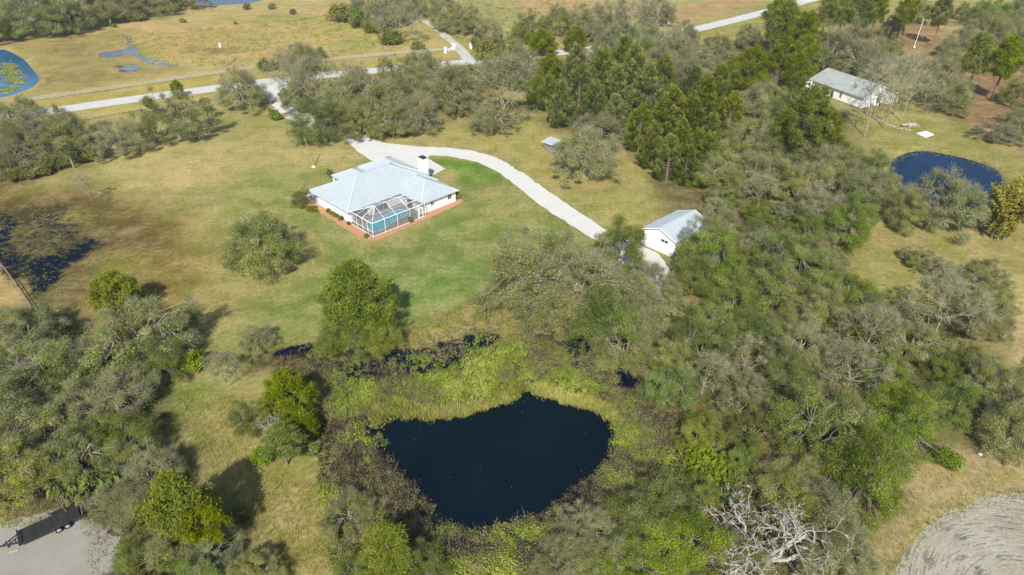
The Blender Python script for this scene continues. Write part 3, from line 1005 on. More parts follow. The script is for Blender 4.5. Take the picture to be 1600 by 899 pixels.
# ------------------------------------------------------------------ gabled buildings
def gable(name, loc, rz, Lx, W, ez, rise, label, wallm, roofm, trimm, over=0.5, seam=0.9):
    """ridge along local x from 0 to Lx, centred on y"""
    root = empty(name, loc, rz, label, "building")
    o = over
    wx0, wx1, hw = o, Lx - o, W / 2 - o
    rz_ = ez + rise
    hz = ez + rise * (1 - hw / (W / 2)) - 0.1
    w = MB()
    vs = []
    for x in (wx0, wx1):
        vs += [(x, -hw, 0), (x, hw, 0), (x, hw, hz), (x, 0, rz_ - 0.12), (x, -hw, hz)]
    w.add(vs, [(4, 3, 2, 1, 0), (5, 6, 7, 8, 9), (0, 1, 6, 5), (1, 2, 7, 6), (2, 3, 8, 7), (3, 4, 9, 8), (4, 0, 5, 9)])
    w.build("wall", wallm, root)
    for s in (-1, 1):
        a, b = Vector((0, s * W / 2, ez)), Vector((Lx, s * W / 2, ez))
        c, d_ = Vector((Lx, 0, rz_)), Vector((0, 0, rz_))
        t = Vector((0, 0, -0.14))
        q = [a, b, c, d_] if s < 0 else [b, a, d_, c]
        r = MB().add(q + [p + t for p in q], [(0, 1, 2, 3), (7, 6, 5, 4), (0, 4, 5, 1), (1, 5, 6, 2), (3, 7, 4, 0)]).build("roof", roofm, root)
        sm = MB()
        k = 1
        nrm = (q[1] - q[0]).cross(q[3] - q[0]).normalized() * 0.012
        while k * seam < Lx:
            sm.bar(Vector((k * seam, s * W / 2, ez)) + nrm, Vector((k * seam, s * 0.12, ez + rise * (1 - 0.24 / W))) + nrm, 0.05, 0.05)
            k += 1
        tag(sm.build("roof_seams", trimm, r), kind="stuff")
    MB().bar((0, 0, rz_ + 0.03), (Lx, 0, rz_ + 0.03), 0.32, 0.06).build("ridge_cap", trimm, root)
    for x in (0, Lx):
        f = MB()
        for s in (-1, 1): f.bar((x, s * W / 2, ez - 0.1), (x, s * 0.01, rz_ - 0.1), 0.06, 0.2)
        f.build("fascia", M['white_paint'], root)
    return root


gar = gable("garage", (28.3, 116.45, 0), R(42.5), 11.7, 8.3, 2.75, 1.55, "white detached garage with a pale blue metal gable roof among trees", M['white_wall'], M['roof'], M['roof_trim'], 0.45, 0.75)
window(gar, (0.44, -1.2, 1.75), 1.7, 0.7, 'x', 1)
window(gar, (5.0, -3.72, 1.6), 1.1, 1.0, 'y', 1)
d = MB().box((7.6, -3.72, 1.2), (2.8, 0.06, 2.3)).build("garage_door", M['soffit'], gar)
MB().box((10.1, -3.72, 1.05), (0.9, 0.06, 2.05)).build("door", M['dark'], gar)
MB().box((-0.35, 0, 0.05), (1.5, 7.6, 0.12)).build("slab", M['concrete'], gar)

nb = gable("neighbour_house", (G(1388, 147, 3).x - 3.2, G(1388, 147, 3).y - 2.4, 0), R(113), 22.5, 14.0, 3.1, 2.9, "white neighbour house under a long weathered grey roof, upper right", M['white_wall'], M['old_roof'], M['soffit'], 0.5, 1.2)
window(nb, (0.48, 0.3, 1.7), 1.6, 1.9, 'x', 1)
window(nb, (9.0, 6.52, 1.6), 1.0, 1.6, 'y', 1)
window(nb, (15.5, 6.52, 1.6), 1.2, 1.2, 'y', 1)
MB().box((12.5, 6.53, 1.05), (0.95, 0.06, 2.1)).build("door", M['dark'], nb)
MB().box((21.3, 6.9, 1.45), (0.35, 0.35, 2.9)).build("corner_post", M['white_paint'], nb)

# little plank shed
sl = (G(848, 219.4, 2.2) + G(874, 219.4, 2.2)) / 2
sh = empty("garden_shed", (sl.x, sl.y - 0.6, 0), R(-47), "small grey plank shed with a tilted metal roof on the grass", "shed")
W2, D2 = 2.9, 2.6
MB().prism(rect(-W2 / 2 + 0.06, W2 / 2 - 0.06, -D2 / 2 + 0.06, D2 / 2 - 0.06), 0, 1.95).build("frame", M['dark'], sh)
pm = MB().box((0, 0, 0), (0.26, 0.05, 1.95)).mesh("plank", M['grey_wood'])
for i in range(10):
    for s in (-1, 1):
        o = link("plank", pm, sh, (-W2 / 2 + 0.145 + i * 0.29, s * (D2 / 2 - 0.02), 0.98 + 0.02 * (i % 3)))
for i in range(9):
    for s in (-1, 1):
        o = link("plank", pm, sh, (s * (W2 / 2 - 0.02), -D2 / 2 + 0.145 + i * 0.288, 0.98 + 0.02 * (i % 2)), R(90))
m = MB()
rv = [Vector((-2.0, -1.75, 2.02)), Vector((2.0, -1.75, 2.02)), Vector((2.0, 1.75, 2.5)), Vector((-2.0, 1.75, 2.5))]
m.add(rv + [p - Vector((0, 0, 0.1)) for p in rv], [(0, 1, 2, 3), (7, 6, 5, 4), (0, 4, 5, 1), (1, 5, 6, 2), (2, 6, 7, 3), (3, 7, 4, 0)])
ro = m.build("roof", M['roof'], sh)
m = MB()
for i in range(1, 9): m.bar(rv[0].lerp(rv[1], i / 9) + Vector((0, 0, 0.01)), rv[3].lerp(rv[2], i / 9) + Vector((0, 0, 0.01)), 0.05, 0.04)
tag(m.build("roof_seams", M['roof_trim'], ro), kind="stuff")
MB().box((-0.5, -D2 / 2 - 0.02, 0.95), (0.85, 0.06, 1.75)).build("door", M['grey_wood'], sh)

# ------------------------------------------------------------------ fences
def fence(name, pts, label, mat, rails=(0.35, 0.75, 1.15), span=3.6, cat="fence", pw_=0.16):
    P = [Vector((p.x, p.y, 0)) for p in PG(pts)]
    root = empty(name, P[0], 0, label, cat)
    post = MB().box((0, 0, 0.65), (pw_, pw_, 1.35)).mesh("post", mat)
    rail = MB().box((0, 0, 0), (1.0, 0.06, 0.17)).mesh("rail", mat)
    L_ = [0]
    for i in range(len(P) - 1): L_.append(L_[-1] + (P[i + 1] - P[i]).length)
    def at(s):
        for i in range(len(P) - 1):
            if s <= L_[i + 1] or i == len(P) - 2:
                return P[i].lerp(P[i + 1], min(1, (s - L_[i]) / (L_[i + 1] - L_[i])))
    k = max(1, round(L_[-1] / span))
    for i in range(k + 1):
        p = at(L_[-1] * i / k)
        link("post", post, root, p - P[0] + Vector((0, 0, -0.05)), random.uniform(-0.1, 0.1))
    i = 0
    st = 2 if k > 30 else 1
    while i < k:
        a, b = at(L_[-1] * i / k), at(L_[-1] * min(k, i + st) / k)
        for h in rails:
            o = link("rail", rail, root, (a + b) / 2 - P[0] + Vector((0, 0, h + random.uniform(-0.03, 0.03))), math.atan2((b - a).y, (b - a).x))
            o.scale = ((b - a).length * 1.01, 1, 1)
        i += st
    return root


fence("rail_fence", [(40, 160), (180, 140), (290, 124), (420, 105)], "pale post and rail fence along the far side of the road, left stretch", M['pale_wood'])
fence("rail_fence", [(500, 98), (560, 91.5), (640, 84), (692, 81)], "pale post and rail fence on the far verge leading up to the white gate pillars", M['pale_wood'])
fence("rail_fence", [(122, 190), (200, 176), (300, 160), (372, 150)], "tan wooden rail fence along the paddock side of the road", M['tan_wood'])
fence("rail_fence", [(596, 128), (630, 125), (668, 121)], "short tan rail fence glimpsed between the oaks by the drive", M['tan_wood'])
fence("rail_fence", [(985, 47), (1015, 43), (1042, 40)], "dark weathered rail fence beside the lone white pillar", M['grey_wood'])
fence("wire_fence", [(-30, 385), (10, 425), (44, 476), (60, 500)], "low grey wire fence along the marsh edge at far left", M['grey_wood'], (0.5, 1.0), 3.0, "fence", 0.1)

# white gate pillars
pil = MB()
pil.box((0, 0, 0.95), (1.0, 1.0, 1.9))
pme = pil.mesh("shaft", M['white_paint'])
cap = MB().box((0, 0, 1.97), (1.25, 1.25, 0.14)).box((0, 0, 2.1), (0.8, 0.8, 0.14)).mesh("cap", M['white_paint'])
for (x, y), lb in (((696, 83), "leftmost white pillar at the end of the pale rail fence"), ((709, 77.5), "white pillar just left of the farm lane mouth"),
                   ((736, 75.5), "white pillar just right of the farm lane mouth"), ((756, 80), "rightmost white pillar of the lane entrance"),
                   ((1044, 39), "lone white pillar beside the dark weathered fence")):
    r = empty("gate_pillar", G(x, y), 0.3, lb, "pillar", "white entrance pillars" if x < 1000 else None)
    link("shaft", pme, r)
    link("cap", cap, r)
fence("entrance_wing", [(697, 82), (703, 80), (708, 77)], "low white curved rail between the two left pillars", M['white_paint'], (0.4, 0.9), 1.6)
fence("entrance_wing", [(738, 76), (747, 78), (755, 80)], "low grey rail between the two right pillars", M['grey_wood'], (0.4, 0.9), 1.6)

# ------------------------------------------------------------------ poles and mast
b = G(355, 103)
up = empty("utility_pole", b, 0, "wooden utility pole with a pale transformer in the far field", "utility pole")
MB().tube((0, 0, -0.2), (-1.0, 0, 9.6), 0.17, 0.11).build("pole", M['pole_wood'], up)
MB().tube((-0.8, -0.45, 6.6), (-0.8, -0.45, 7.8), 0.36, 0.36, 12).build("transformer", M['white_paint'], up)
MB().bar((-1.8, 0, 9.2), (0.0, 0, 9.2), 0.1, 0.12).build("crossarm", M['pole_wood'], up)
b = G(490, 261)
up = empty("leaning_pole", b, 0, "thin pale leaning pole on a white footing, left of the house", "pole")
MB().tube((0, 0, -0.2), (-1.1, 0.3, 7.4), 0.11, 0.07).build("pole", M['pole_wood'], up)
MB().tube((0.35, 0.1, 0), (0.1, 0.1, 3.0), 0.07, 0.05).build("stake", M['brown_bark'], up)
MB().tube((0, 0, -0.1), (0, 0, 0.22), 0.5, 0.4, 10).build("footing", M['white_paint'], up)
b = G(1428, 74)
mast = empty("antenna_mast", b, 0, "slim white mast held by guy wires on the brown yard", "mast")
MB().tube((0, 0, 0), (0.5, 0, 10.5), 0.09, 0.06).build("pole", M['white_paint'], mast)
MB().tube((0, -0.3, 0), (0, -0.3, 0.5), 0.4, 0.25, 10).build("base", M['white_paint'], mast)
for x, y in ((-4.2, 1.5), (3.6, 1.0), (0.6, 6.5)):
    MB().tube((x, y, 0), (0.75, 0, 9.6), 0.035, 0.035, 4).build("guy_wire", M['pole_wood'], mast)

# ------------------------------------------------------------------ trailer
tb = G(30.5, 837); tfr = G(38, 854); tback = G(118, 797); tbr = G(126, 815)
tcen = (tb + tfr + tback + tbr) / 4
tdir = ((tback + tbr) / 2 - (tb + tfr) / 2)
trl = empty("flatbed_trailer", (tcen.x, tcen.y, 0.008), math.atan2(tdir.y, tdir.x), "black flatbed trailer with silver wheels parked on gravel, lower left", "trailer")
TL, TW, TZ = 5.9, 2.1, 0.62
pl = MB().box((0, 0, 0), (TL, TW / 7 - 0.02, 0.05)).mesh("deck_plank", M['trailer_deck'])
for i in range(7):
    link("deck_plank", pl, trl, (0, -TW / 2 + TW / 14 + i * TW / 7, TZ + 0.004 * (i % 2)))
fr = MB()
for s in (-1, 1): fr.box((0, s * (TW / 2 + 0.05), TZ - 0.07), (TL + 0.1, 0.09, 0.2))
for s in (-1, 1): fr.box((s * (TL / 2 + 0.05), 0, TZ - 0.07), (0.09, TW + 0.19, 0.2))
for k in range(6): fr.box((-2.4 + k * 0.96, 0, TZ - 0.1), (0.08, TW, 0.1))
fr.build("frame", M['black_steel'], trl)
tg = MB()
tip = Vector((-TL / 2 - 1.5, 0, TZ - 0.1))
for s in (-1, 1): tg.bar((-TL / 2, s * 0.75, TZ - 0.1), tip, 0.09, 0.12)
tg.bar(tip, tip + Vector((-0.5, 0, 0)), 0.13, 0.13)
tg.bar((-TL / 2 - 0.8, -0.38, TZ - 0.1), (-TL / 2 - 0.8, 0.38, TZ - 0.1), 0.08, 0.08)
tg.build("tongue", M['black_steel'], trl)
MB().tube((-TL / 2 - 1.1, 0, 0.05), (-TL / 2 - 1.1, 0, 1.0), 0.05).box((-TL / 2 - 1.1, 0, 0.03), (0.25, 0.25, 0.05)).build("jack", M['black_steel'], trl)
hr = MB()
hr.bar((-TL / 2 + 0.05, -TW / 2, TZ + 0.45), (-TL / 2 + 0.05, TW / 2, TZ + 0.45), 0.06, 0.06)
for y in (-TW / 2, -0.35, 0.35, TW / 2): hr.bar((-TL / 2 + 0.05, y, TZ), (-TL / 2 + 0.05, y, TZ + 0.45), 0.05, 0.05)
hr.build("front_rail", M['black_steel'], trl)
ty = MB()
n = 20
for x0, r0, x1, r1 in ((-0.12, 0.30, -0.10, 0.345), (-0.10, 0.345, 0.10, 0.345), (0.10, 0.345, 0.12, 0.30), (0.12, 0.30, 0.06, 0.2), (-0.12, 0.3, -0.06, 0.2)):
    ty.tube((0, x0, 0), (0, x1, 0), r0, r1, n, False)
tme = ty.mesh("tyre", M['tyre'], True)
rm = MB()
rm.tube((0, -0.05, 0), (0, 0.05, 0), 0.215, 0.215, 16)
rm.tube((0, -0.11, 0), (0, 0.11, 0), 0.07, 0.07, 8)
for k in range(5):
    a = k * 2 * math.pi / 5
    rm.bar((0, -0.07, 0), (math.cos(a) * 0.2, -0.07, math.sin(a) * 0.2), 0.06, 0.04)
rme = rm.mesh("rim", M['rim'])
for s in (-1, 1):
    for x in (0.75, 1.62):
        w = empty("wheel", (x, s * (TW / 2 + 0.24), 0.345))
        w.parent = trl
        link("tyre", tme, w)
        link("rim", rme, w)
    fd = MB()
    for sgn in (s,):
        y = s * (TW / 2 + 0.24)
        pts = [(0.2, 0.55), (0.35, 0.78), (0.6, 0.86), (1.78, 0.86), (2.03, 0.78), (2.2, 0.55)]
        for a, b2 in zip(pts[:-1], pts[1:]): fd.bar((a[0], y, a[1]), (b2[0], y, b2[1]), 0.34, 0.03)
    fd.build("fender", M['black_steel'], trl)
MB().box((TL / 2 + 0.35, 0, TZ - 0.25), (0.7, TW, 0.06), m=Matrix.Rotation(R(28), 3, 'Y')).build("dovetail", M['trailer_deck'], trl)
for y in (-0.85, 0.85): MB().box((TL / 2 + 0.11, y, TZ - 0.07), (0.04, 0.25, 0.12)).build("tail_light", M['terracotta'], trl)


# ------------------------------------------------------------------ parked vehicles by the neighbour's house
def loft(sections, mat, name, parent):
    """sections: list of (x, [(y, z)...]) with equal counts -> closed skin"""
    m = MB()
    n = len(sections[0][1])
    vs = [(x, y, z) for x, s in sections for y, z in s]
    fs = []
    for i in range(len(sections) - 1):
        for j in range(n):
            k = (j + 1) % n
            fs.append((i * n + j, i * n + k, (i + 1) * n + k, (i + 1) * n + j))
    fs.append(tuple(range(n)))
    fs.append(tuple(reversed(range((len(sections) - 1) * n, len(sections) * n))))
    return m.add(vs, fs).build(name, mat, parent)


def car_sec(hw, z0, z1, r=0.14):
    return [(-hw, z0 + r), (-hw + r, z0), (hw - r, z0), (hw, z0 + r), (hw, z1 - r), (hw - r, z1), (-hw + r, z1), (-hw, z1 - r)]


def vehicle(name, loc, rz, label, paint, pickup=False):
    root = empty(name, loc, rz, label, "pickup" if pickup else "car", None)
    b = [(-2.3, car_sec(0.72, 0.45, 0.85)), (-2.1, car_sec(0.86, 0.32, 0.98)), (-0.7, car_sec(0.9, 0.28, 1.02)), (0.9, car_sec(0.9, 0.28, 1.02)), (2.0, car_sec(0.88, 0.3, 0.9)), (2.35, car_sec(0.74, 0.42, 0.78))]
    loft(b, paint, "body", root)
    if pickup:
        c = [(-0.4, car_sec(0.80, 0.98, 1.05, 0.03)), (-0.25, car_sec(0.70, 0.98, 1.68)), (0.55, car_sec(0.70, 0.98, 1.7)), (1.15, car_sec(0.80, 0.98, 1.05, 0.03))]
        MB().box((-1.35, 0, 1.03), (1.5, 1.45, 0.02)).build("bed_floor", M['tyre'], root)
    else:
        c = [(-1.9, car_sec(0.78, 0.96, 1.02, 0.03)), (-1.3, car_sec(0.66, 0.96, 1.42)), (0.35, car_sec(0.68, 0.96, 1.46)), (1.15, car_sec(0.80, 0.96, 1.02, 0.03))]
    loft(c, M['glass'], "cabin_glass", root)
    rx = (c[1][0] + 0.05, c[2][0] - 0.05)
    MB().box(((rx[0] + rx[1]) / 2, 0, c[1][1][5][1] + 0.03), (rx[1] - rx[0], 1.2, 0.06)).build("roof_panel", paint, root)
    for x in (-1.4, 1.45):
        for s in (-1, 1):
            w = empty("wheel", (x, s * 0.86, 0.34)); w.parent = root
            link("tyre", tme, w); link("rim", rme, w)
    for s in (-1, 1): MB().box((2.3, s * 0.55, 0.68), (0.1, 0.3, 0.12)).build("headlight", M['rim'], root)
    return root


vehicle("parked_pickup", G(1256, 131), R(-28), "silver and white pickup parked left of the neighbour house", M['silver_car'], True)
vehicle("parked_car", G(1267.5, 137), R(-150), "white topped grey car tucked against the neighbour house corner", M['white_car'])
c_ = G(558, 116)
vehicle("road_car", (c_.x, c_.y, 0.016), R(24), "dark car on the road behind the roadside oaks", M['dark_car'])
# blue tarp heap, pots and stones by the neighbour's gable
b = G(1367, 163)
m = MB(); vs = []; nn = 12
for k, (r, z) in enumerate(((1.25, 0), (1.1, 0.55), (0.8, 0.95), (0.3, 1.12))):
    for i in range(nn):
        a_ = 2 * math.pi * i / nn
        q = r * (1 + 0.14 * math.sin(3 * a_ + k))
        vs.append((q * math.cos(a_), q * 0.7 * math.sin(a_), z))
fs = [(k * nn + i, k * nn + (i + 1) % nn, (k + 1) * nn + (i + 1) % nn, (k + 1) * nn + i) for k in range(3) for i in range(nn)] + [tuple(range(36, 48))]
m.add(vs, fs)
o = m.build("covered_heap", M['blue_tarp'], None, False, b)
tag(o, "blue tarp covered heap beside the neighbour house gable", "tarp heap")


def lathe(prof, n=12):
    m = MB()
    vs = [(r * math.cos(2 * math.pi * i / n), r * math.sin(2 * math.pi * i / n), z) for r, z in prof for i in range(n)]
    fs = [(k * n + i, k * n + (i + 1) % n, (k + 1) * n + (i + 1) % n, (k + 1) * n + i) for k in range(len(prof) - 1) for i in range(n)]
    return m.add(vs, fs)


pot = lathe([(0.05, 0.02), (0.38, 0), (0.62, 0.75), (0.66, 0.85), (0.56, 0.85), (0.5, 0.6), (0.02, 0.6)]).mesh("flower_pot", M['terracotta'])
for (x, y), lb in (((1361, 167), "terracotta pot left of the blue tarp heap"), ((1377, 166), "terracotta pot right of the blue tarp heap")):
    tag(link("flower_pot", pot, None, G(x, y)), lb, "pot", "terracotta pots by the gable")
ar = empty("garden_arch", G(1397, 160), R(20), "white wooden garden arch standing right of the neighbour house gable", "garden arch")
MB().box((-0.9, 0, 0.9), (0.16, 0.16, 1.8)).build("post", M['white_paint'], ar)
MB().box((0.9, 0, 0.9), (0.16, 0.16, 1.8)).build("post", M['white_paint'], ar)
MB().box((0, 0, 1.88), (2.1, 0.18, 0.16)).build("top_rail", M['white_paint'], ar)


def rock_mesh(seed, sx, sy, sz, mat=M['rock']):
    rs = np.random.default_rng(seed)
    m = lathe([(0.05, -0.3), (0.9, 0), (1.0, 0.35), (0.65, 0.8), (0.05, 0.95)], 7)
    m.v = [(x * sx * rs.uniform(0.8, 1.2), y * sy * rs.uniform(0.8, 1.2), z * sz * rs.uniform(0.85, 1.15)) for x, y, z in m.v]
    return m.mesh("stone", mat)


rocks = [rock_mesh(i, 0.5, 0.38, 0.3) for i in range(4)]
edge = empty("stone_edging", G(1358, 182), 0, "curved line of pale stones edging the path below the neighbour house", "stone edging")
ep = [(1356, 178), (1362, 183), (1370, 187), (1380, 192), (1392, 197), (1402, 201), (1415, 203), (1428, 205)]
wp = PG(ep)
k = 0
for i in range(len(wp) - 1):
    d = wp[i + 1] - wp[i]
    q = int(d.length / 0.85)
    for j in range(q):
        p = wp[i].lerp(wp[i + 1], j / q)
        link("stone", rocks[k % 4], edge, p - wp[0] + (wp[0] - G(1358, 182)) + Vector((random.uniform(-.15, .15), random.uniform(-.15, .15), 0)), random.uniform(0, 6))
        k += 1
o = MB().prism([(p - G(1445, 211)).to_2d() for p in PG([(1432, 209), (1447, 206), (1459, 211), (1446, 215.5)])], -0.05, 0.18).build("concrete_slab", M['white_paint'], None, False, G(1445, 211))
tag(o, "flat white slab on the lawn above the round pond", "slab")
bd = empty("brush_pile", G(1418, 197), 0, "pale pile of cut wood on the neighbour lawn beside the stones", "wood pile")
rs_ = random.Random(3)
lg = MB().tube((-1, 0, 0), (1, 0, 0), 0.16, 0.12, 7).mesh("log", M['dead_bark'])
for i in range(16):
    o = link("log", lg, bd, (rs_.uniform(-2.4, 2.4), rs_.uniform(-0.9, 0.9), rs_.uniform(0.12, 0.55)), rs_.uniform(-0.6, 0.6))
b = G(1531, 711)
o = MB().prism(rect(-0.26, 0.26, -0.14, 0.14), 0, 0.22).build("white_bucket", M['white_paint'], None, False, b)
tag(o, "small white box lying on dry grass near the turnaround", "box")
b = G(1512, 438)
jk = empty("scrap_heap", b, 0.3, "pale heap of scrap boards beside the far right track", "scrap heap")
bm_ = MB().box((0, 0, 0), (2.2, 0.4, 0.12)).mesh("board", M['pale_wood'])
for i in range(9):
    o = link("board", bm_, jk, (rs_.uniform(-1.3, 1.3), rs_.uniform(-0.8, 0.8), 0.08 + 0.1 * i), rs_.uniform(-0.5, 0.5))
b = G(881, 287)
o = link("stone", rock_mesh(9, 0.8, 0.6, 0.5), None, b)
o.name = "boulder"
tag(o, "pale boulder at the foot of the mossy oak by the shed", "boulder")
b = G(22, 862)
o = MB().box((0, 0, 0.05), (0.9, 0.14, 0.1)).build("wood_block", M['tan_wood'], None, False, b, R(22))
tag(o, "pale timber block lying under the trailer tongue", "timber")

# ------------------------------------------------------------------ plants: leaf and branch geometry
def unit(v):
    return v / (np.linalg.norm(v, axis=-1, keepdims=True) + 1e-9)


def leaf_quads(C, D, size, asp, rs):
    """diamond leaves at C facing D"""
    n = len(C)
    rnd = unit(rs.normal(size=(n, 3)))
    u = unit(np.cross(D, rnd))
    v = np.cross(D, u)
    s = np.asarray(size).reshape(-1, 1) * np.ones((n, 1))
    V = np.stack([C + u * s, C + v * s * asp, C - u * s, C - v * s * asp], 1)
    return V.reshape(-1, 3)


def blade_quads(C, A, length, width, rs):
    """thin blades starting at C and running along A"""
    n = len(C)
    side = unit(np.cross(A, unit(rs.normal(size=(n, 3)))))
    l = np.asarray(length).reshape(-1, 1) * np.ones((n, 1))
    w = np.asarray(width).reshape(-1, 1) * np.ones((n, 1))
    V = np.stack([C, C + A * l * 0.55 + side * w, C + A * l, C + A * l * 0.55 - side * w], 1)
    return V.reshape(-1, 3)


def quad_mesh(name, V, tone, mat):
    me = bpy.data.meshes.new(name)
    n = len(V) // 4
    me.vertices.add(len(V))
    me.vertices.foreach_set("co", V.astype(np.float32).ravel())
    me.loops.add(4 * n)
    me.loops.foreach_set("vertex_index", np.arange(4 * n, dtype=np.int32))
    me.polygons.add(n)
    me.polygons.foreach_set("loop_start", np.arange(0, 4 * n, 4, dtype=np.int32))
    me.update(calc_edges=True)
    if tone is not None:
        a = me.attributes.new("tone", 'FLOAT', 'FACE')
        a.data.foreach_set("value", np.clip(tone, 0, 1).astype(np.float32))
    me.materials.append(mat)
    return me


def stick_mesh(name, P, Q, r0, r1, mat, sides=4):
    P, Q = np.asarray(P, float), np.asarray(Q, float)
    r0, r1 = np.asarray(r0, float), np.asarray(r1, float)
    n = len(P)
    d = unit(Q - P)
    ref = np.where(np.abs(d[:, 2:3]) > 0.9, [[1.0, 0, 0]], [[0, 0, 1.0]])
    u = unit(np.cross(d, ref))
    v = np.cross(d, u)
    rings = []
    for c, r in ((P, r0), (Q + d * (r1 * 0.4)[:, None], r1)):
        for k in range(sides):
            a = 2 * math.pi * k / sides
            rings.append(c + (u * math.cos(a) + v * math.sin(a)) * r[:, None])
    V = np.stack(rings, 1)                        # n, 2*sides, 3
    F = []
    for k in range(sides):
        k2 = (k + 1) % sides
        F.append([k, k2, sides + k2, sides + k])
    F = np.array(F)[None] + (np.arange(n) * 2 * sides)[:, None, None]
    F = F.reshape(-1, 4).astype(np.int32)
    me = bpy.data.meshes.new(name)
    me.vertices.add(n * 2 * sides)
    me.vertices.foreach_set("co", V.astype(np.float32).ravel())
    me.loops.add(F.size)
    me.loops.foreach_set("vertex_index", F.ravel())
    me.polygons.add(len(F))
    me.polygons.foreach_set("loop_start", np.arange(0, F.size, 4, dtype=np.int32))
    me.update(calc_edges=True)
    me.polygons.foreach_set("use_smooth", np.ones(len(F), bool))
    me.materials.append(mat)
    return me


class Sticks:
    def __init__(self): self.P, self.Q, self.a, self.b = [], [], [], []

    def seg(self, p, q, r0, r1):
        self.P.append(p); self.Q.append(q); self.a.append(r0); self.b.append(r1)

    def path(self, pts, r0, r1):
        n = len(pts) - 1
        for i in range(n):
            self.seg(pts[i], pts[i + 1], r0 + (r1 - r0) * i / n, r0 + (r1 - r0) * (i + 1) / n)

    def curve(self, p, q, r0, r1, rs, n=4, wob=0.12, sag=0.0):
        p, q = np.asarray(p, float), np.asarray(q, float)
        L_ = np.linalg.norm(q - p)
        pts = [p]
        for i in range(1, n):
            t = i / n
            pts.append(p + (q - p) * t + rs.normal(0, wob * L_ * 0.5, 3) * math.sin(math.pi * t) + np.array([0, 0, sag * L_ * math.sin(math.pi * t)]))
        pts.append(q)
        self.path(pts, r0, r1)
        return pts

    def many(self, P, Q, r0, r1):
        self.P += list(P); self.Q += list(Q)
        self.a += list(np.ones(len(P)) * r0); self.b += list(np.ones(len(P)) * r1)

    def mesh(self, name, mat, sides=4):
        return stick_mesh(name, self.P, self.Q, self.a, self.b, mat, sides)


def dome_points(n, Rx, z0, H, rs, flat=1.0, lo=-0.12, inner=0.72):
    out = []
    ph = rs.uniform(0, 6.28, 6)
    tries = 0
    while len(out) < n and tries < 40 * n:
        tries += 1
        d = unit(rs.normal(size=3))
        if d[2] < lo: continue
        az = math.atan2(d[1], d[0])
        lump = 1 + 0.20 * math.sin(2 * az + ph[0]) + 0.15 * math.sin(3 * az + ph[1]) + 0.14 * math.sin(5 * az + ph[2] + 3 * d[2])
        r = rs.uniform(inner, 1.0) * lump
        p = np.array([d[0] * Rx * r, d[1] * Rx * r, z0 + (H - z0) * d[2] * flat * r])
        if p[2] < 0.8: continue
        # keep clumps apart so that gaps stay open between them
        if out and min(np.linalg.norm(p - q) for q in out) < Rx * 0.15: continue
        out.append(p)
    return np.array(out)


def make_oak(seed, leafmat, barkmat, Rx=6.0, H=9.5, ncl=95, per=190, leaf=0.108, twig=0.85, bare=0.0, tz=2.6, lo=-0.12):
    """spreading crown of separate leaf clumps carried by limbs, grey twigs showing through"""
    rs = np.random.default_rng(seed)
    S = Sticks()
    cl = dome_points(ncl, Rx, tz, H, rs, lo=lo)
    nl = 6
    limbs = []
    base = np.array([0, 0, -0.3])
    fork = np.array([rs.normal(0, .2), rs.normal(0, .2), tz * 0.75])
    S.curve(base, fork, 0.52, 0.40, rs, 3, 0.05)
    for i in range(nl):
        a = 2 * math.pi * i / nl + rs.uniform(-.3, .3)
        e = np.array([math.cos(a) * Rx * 0.42, math.sin(a) * Rx * 0.42, tz + (H - tz) * rs.uniform(0.35, 0.6)])
        S.curve(fork, e, 0.24, 0.12, rs, 4, 0.14)
        limbs.append(e)
    e = np.array([0, 0, tz + (H - tz) * 0.6])
    S.curve(fork, e, 0.22, 0.11, rs, 4, 0.12)
    limbs.append(e)
    limbs = np.array(limbs)
    V, T = [], []
    cen = np.array([0, 0, tz * 0.9])
    for c in cl:
        k = np.argmin(np.linalg.norm(limbs - c, axis=1))
        S.curve(limbs[k], c, 0.075, 0.035, rs, 3, 0.16, -0.03)
        out = unit(c - cen)
        rad = Rx * rs.uniform(0.11, 0.27)
        nt = int(20 * twig * 2)
        dd = unit(rs.normal(size=(nt, 3)) * 0.8 + out * 0.9)
        ln = rad * rs.uniform(0.7, 1.6, (nt, 1))
        mid = c + dd * ln * 0.5 + rs.normal(0, 0.08, (nt, 3))
        S.many(np.repeat(c[None], nt, 0), mid, 0.020, 0.015)
        S.many(mid, c + dd * ln + rs.normal(0, 0.12, (nt, 3)), 0.015, 0.008)
        if rs.random() < bare: continue
        m = int(1.9 * per * (rad / (Rx * 0.2)) ** 2 * rs.uniform(0.7, 1.2))
        g = rs.normal(size=(m, 3))
        g = unit(g) * rs.uniform(0.25, 1.0, (m, 1)) ** 0.6
        g[:, 2] *= 0.75
        pos = c + out * rad * 0.12 + g * rad
        nrm = unit(g * 0.6 + out * 0.5 + np.array([0, 0, 0.5]) + rs.normal(size=(m, 3)) * 0.55)
        V.append(leaf_quads(pos, nrm, leaf * rs.uniform(0.7, 1.5, m), 0.30, rs))
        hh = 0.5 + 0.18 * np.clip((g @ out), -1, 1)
        T.append(np.where(rs.random(m) < 0.03, 1.0, np.minimum(hh + rs.normal(0, 0.16, m) + rs.normal(0, 0.15), .93)))  # a few palest leaves: moss, and the glint of glossy leaves as colour
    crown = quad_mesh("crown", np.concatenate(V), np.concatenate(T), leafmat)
    return S.mesh("trunk", barkmat, 3), crown, 2 * Rx * 1.05, H


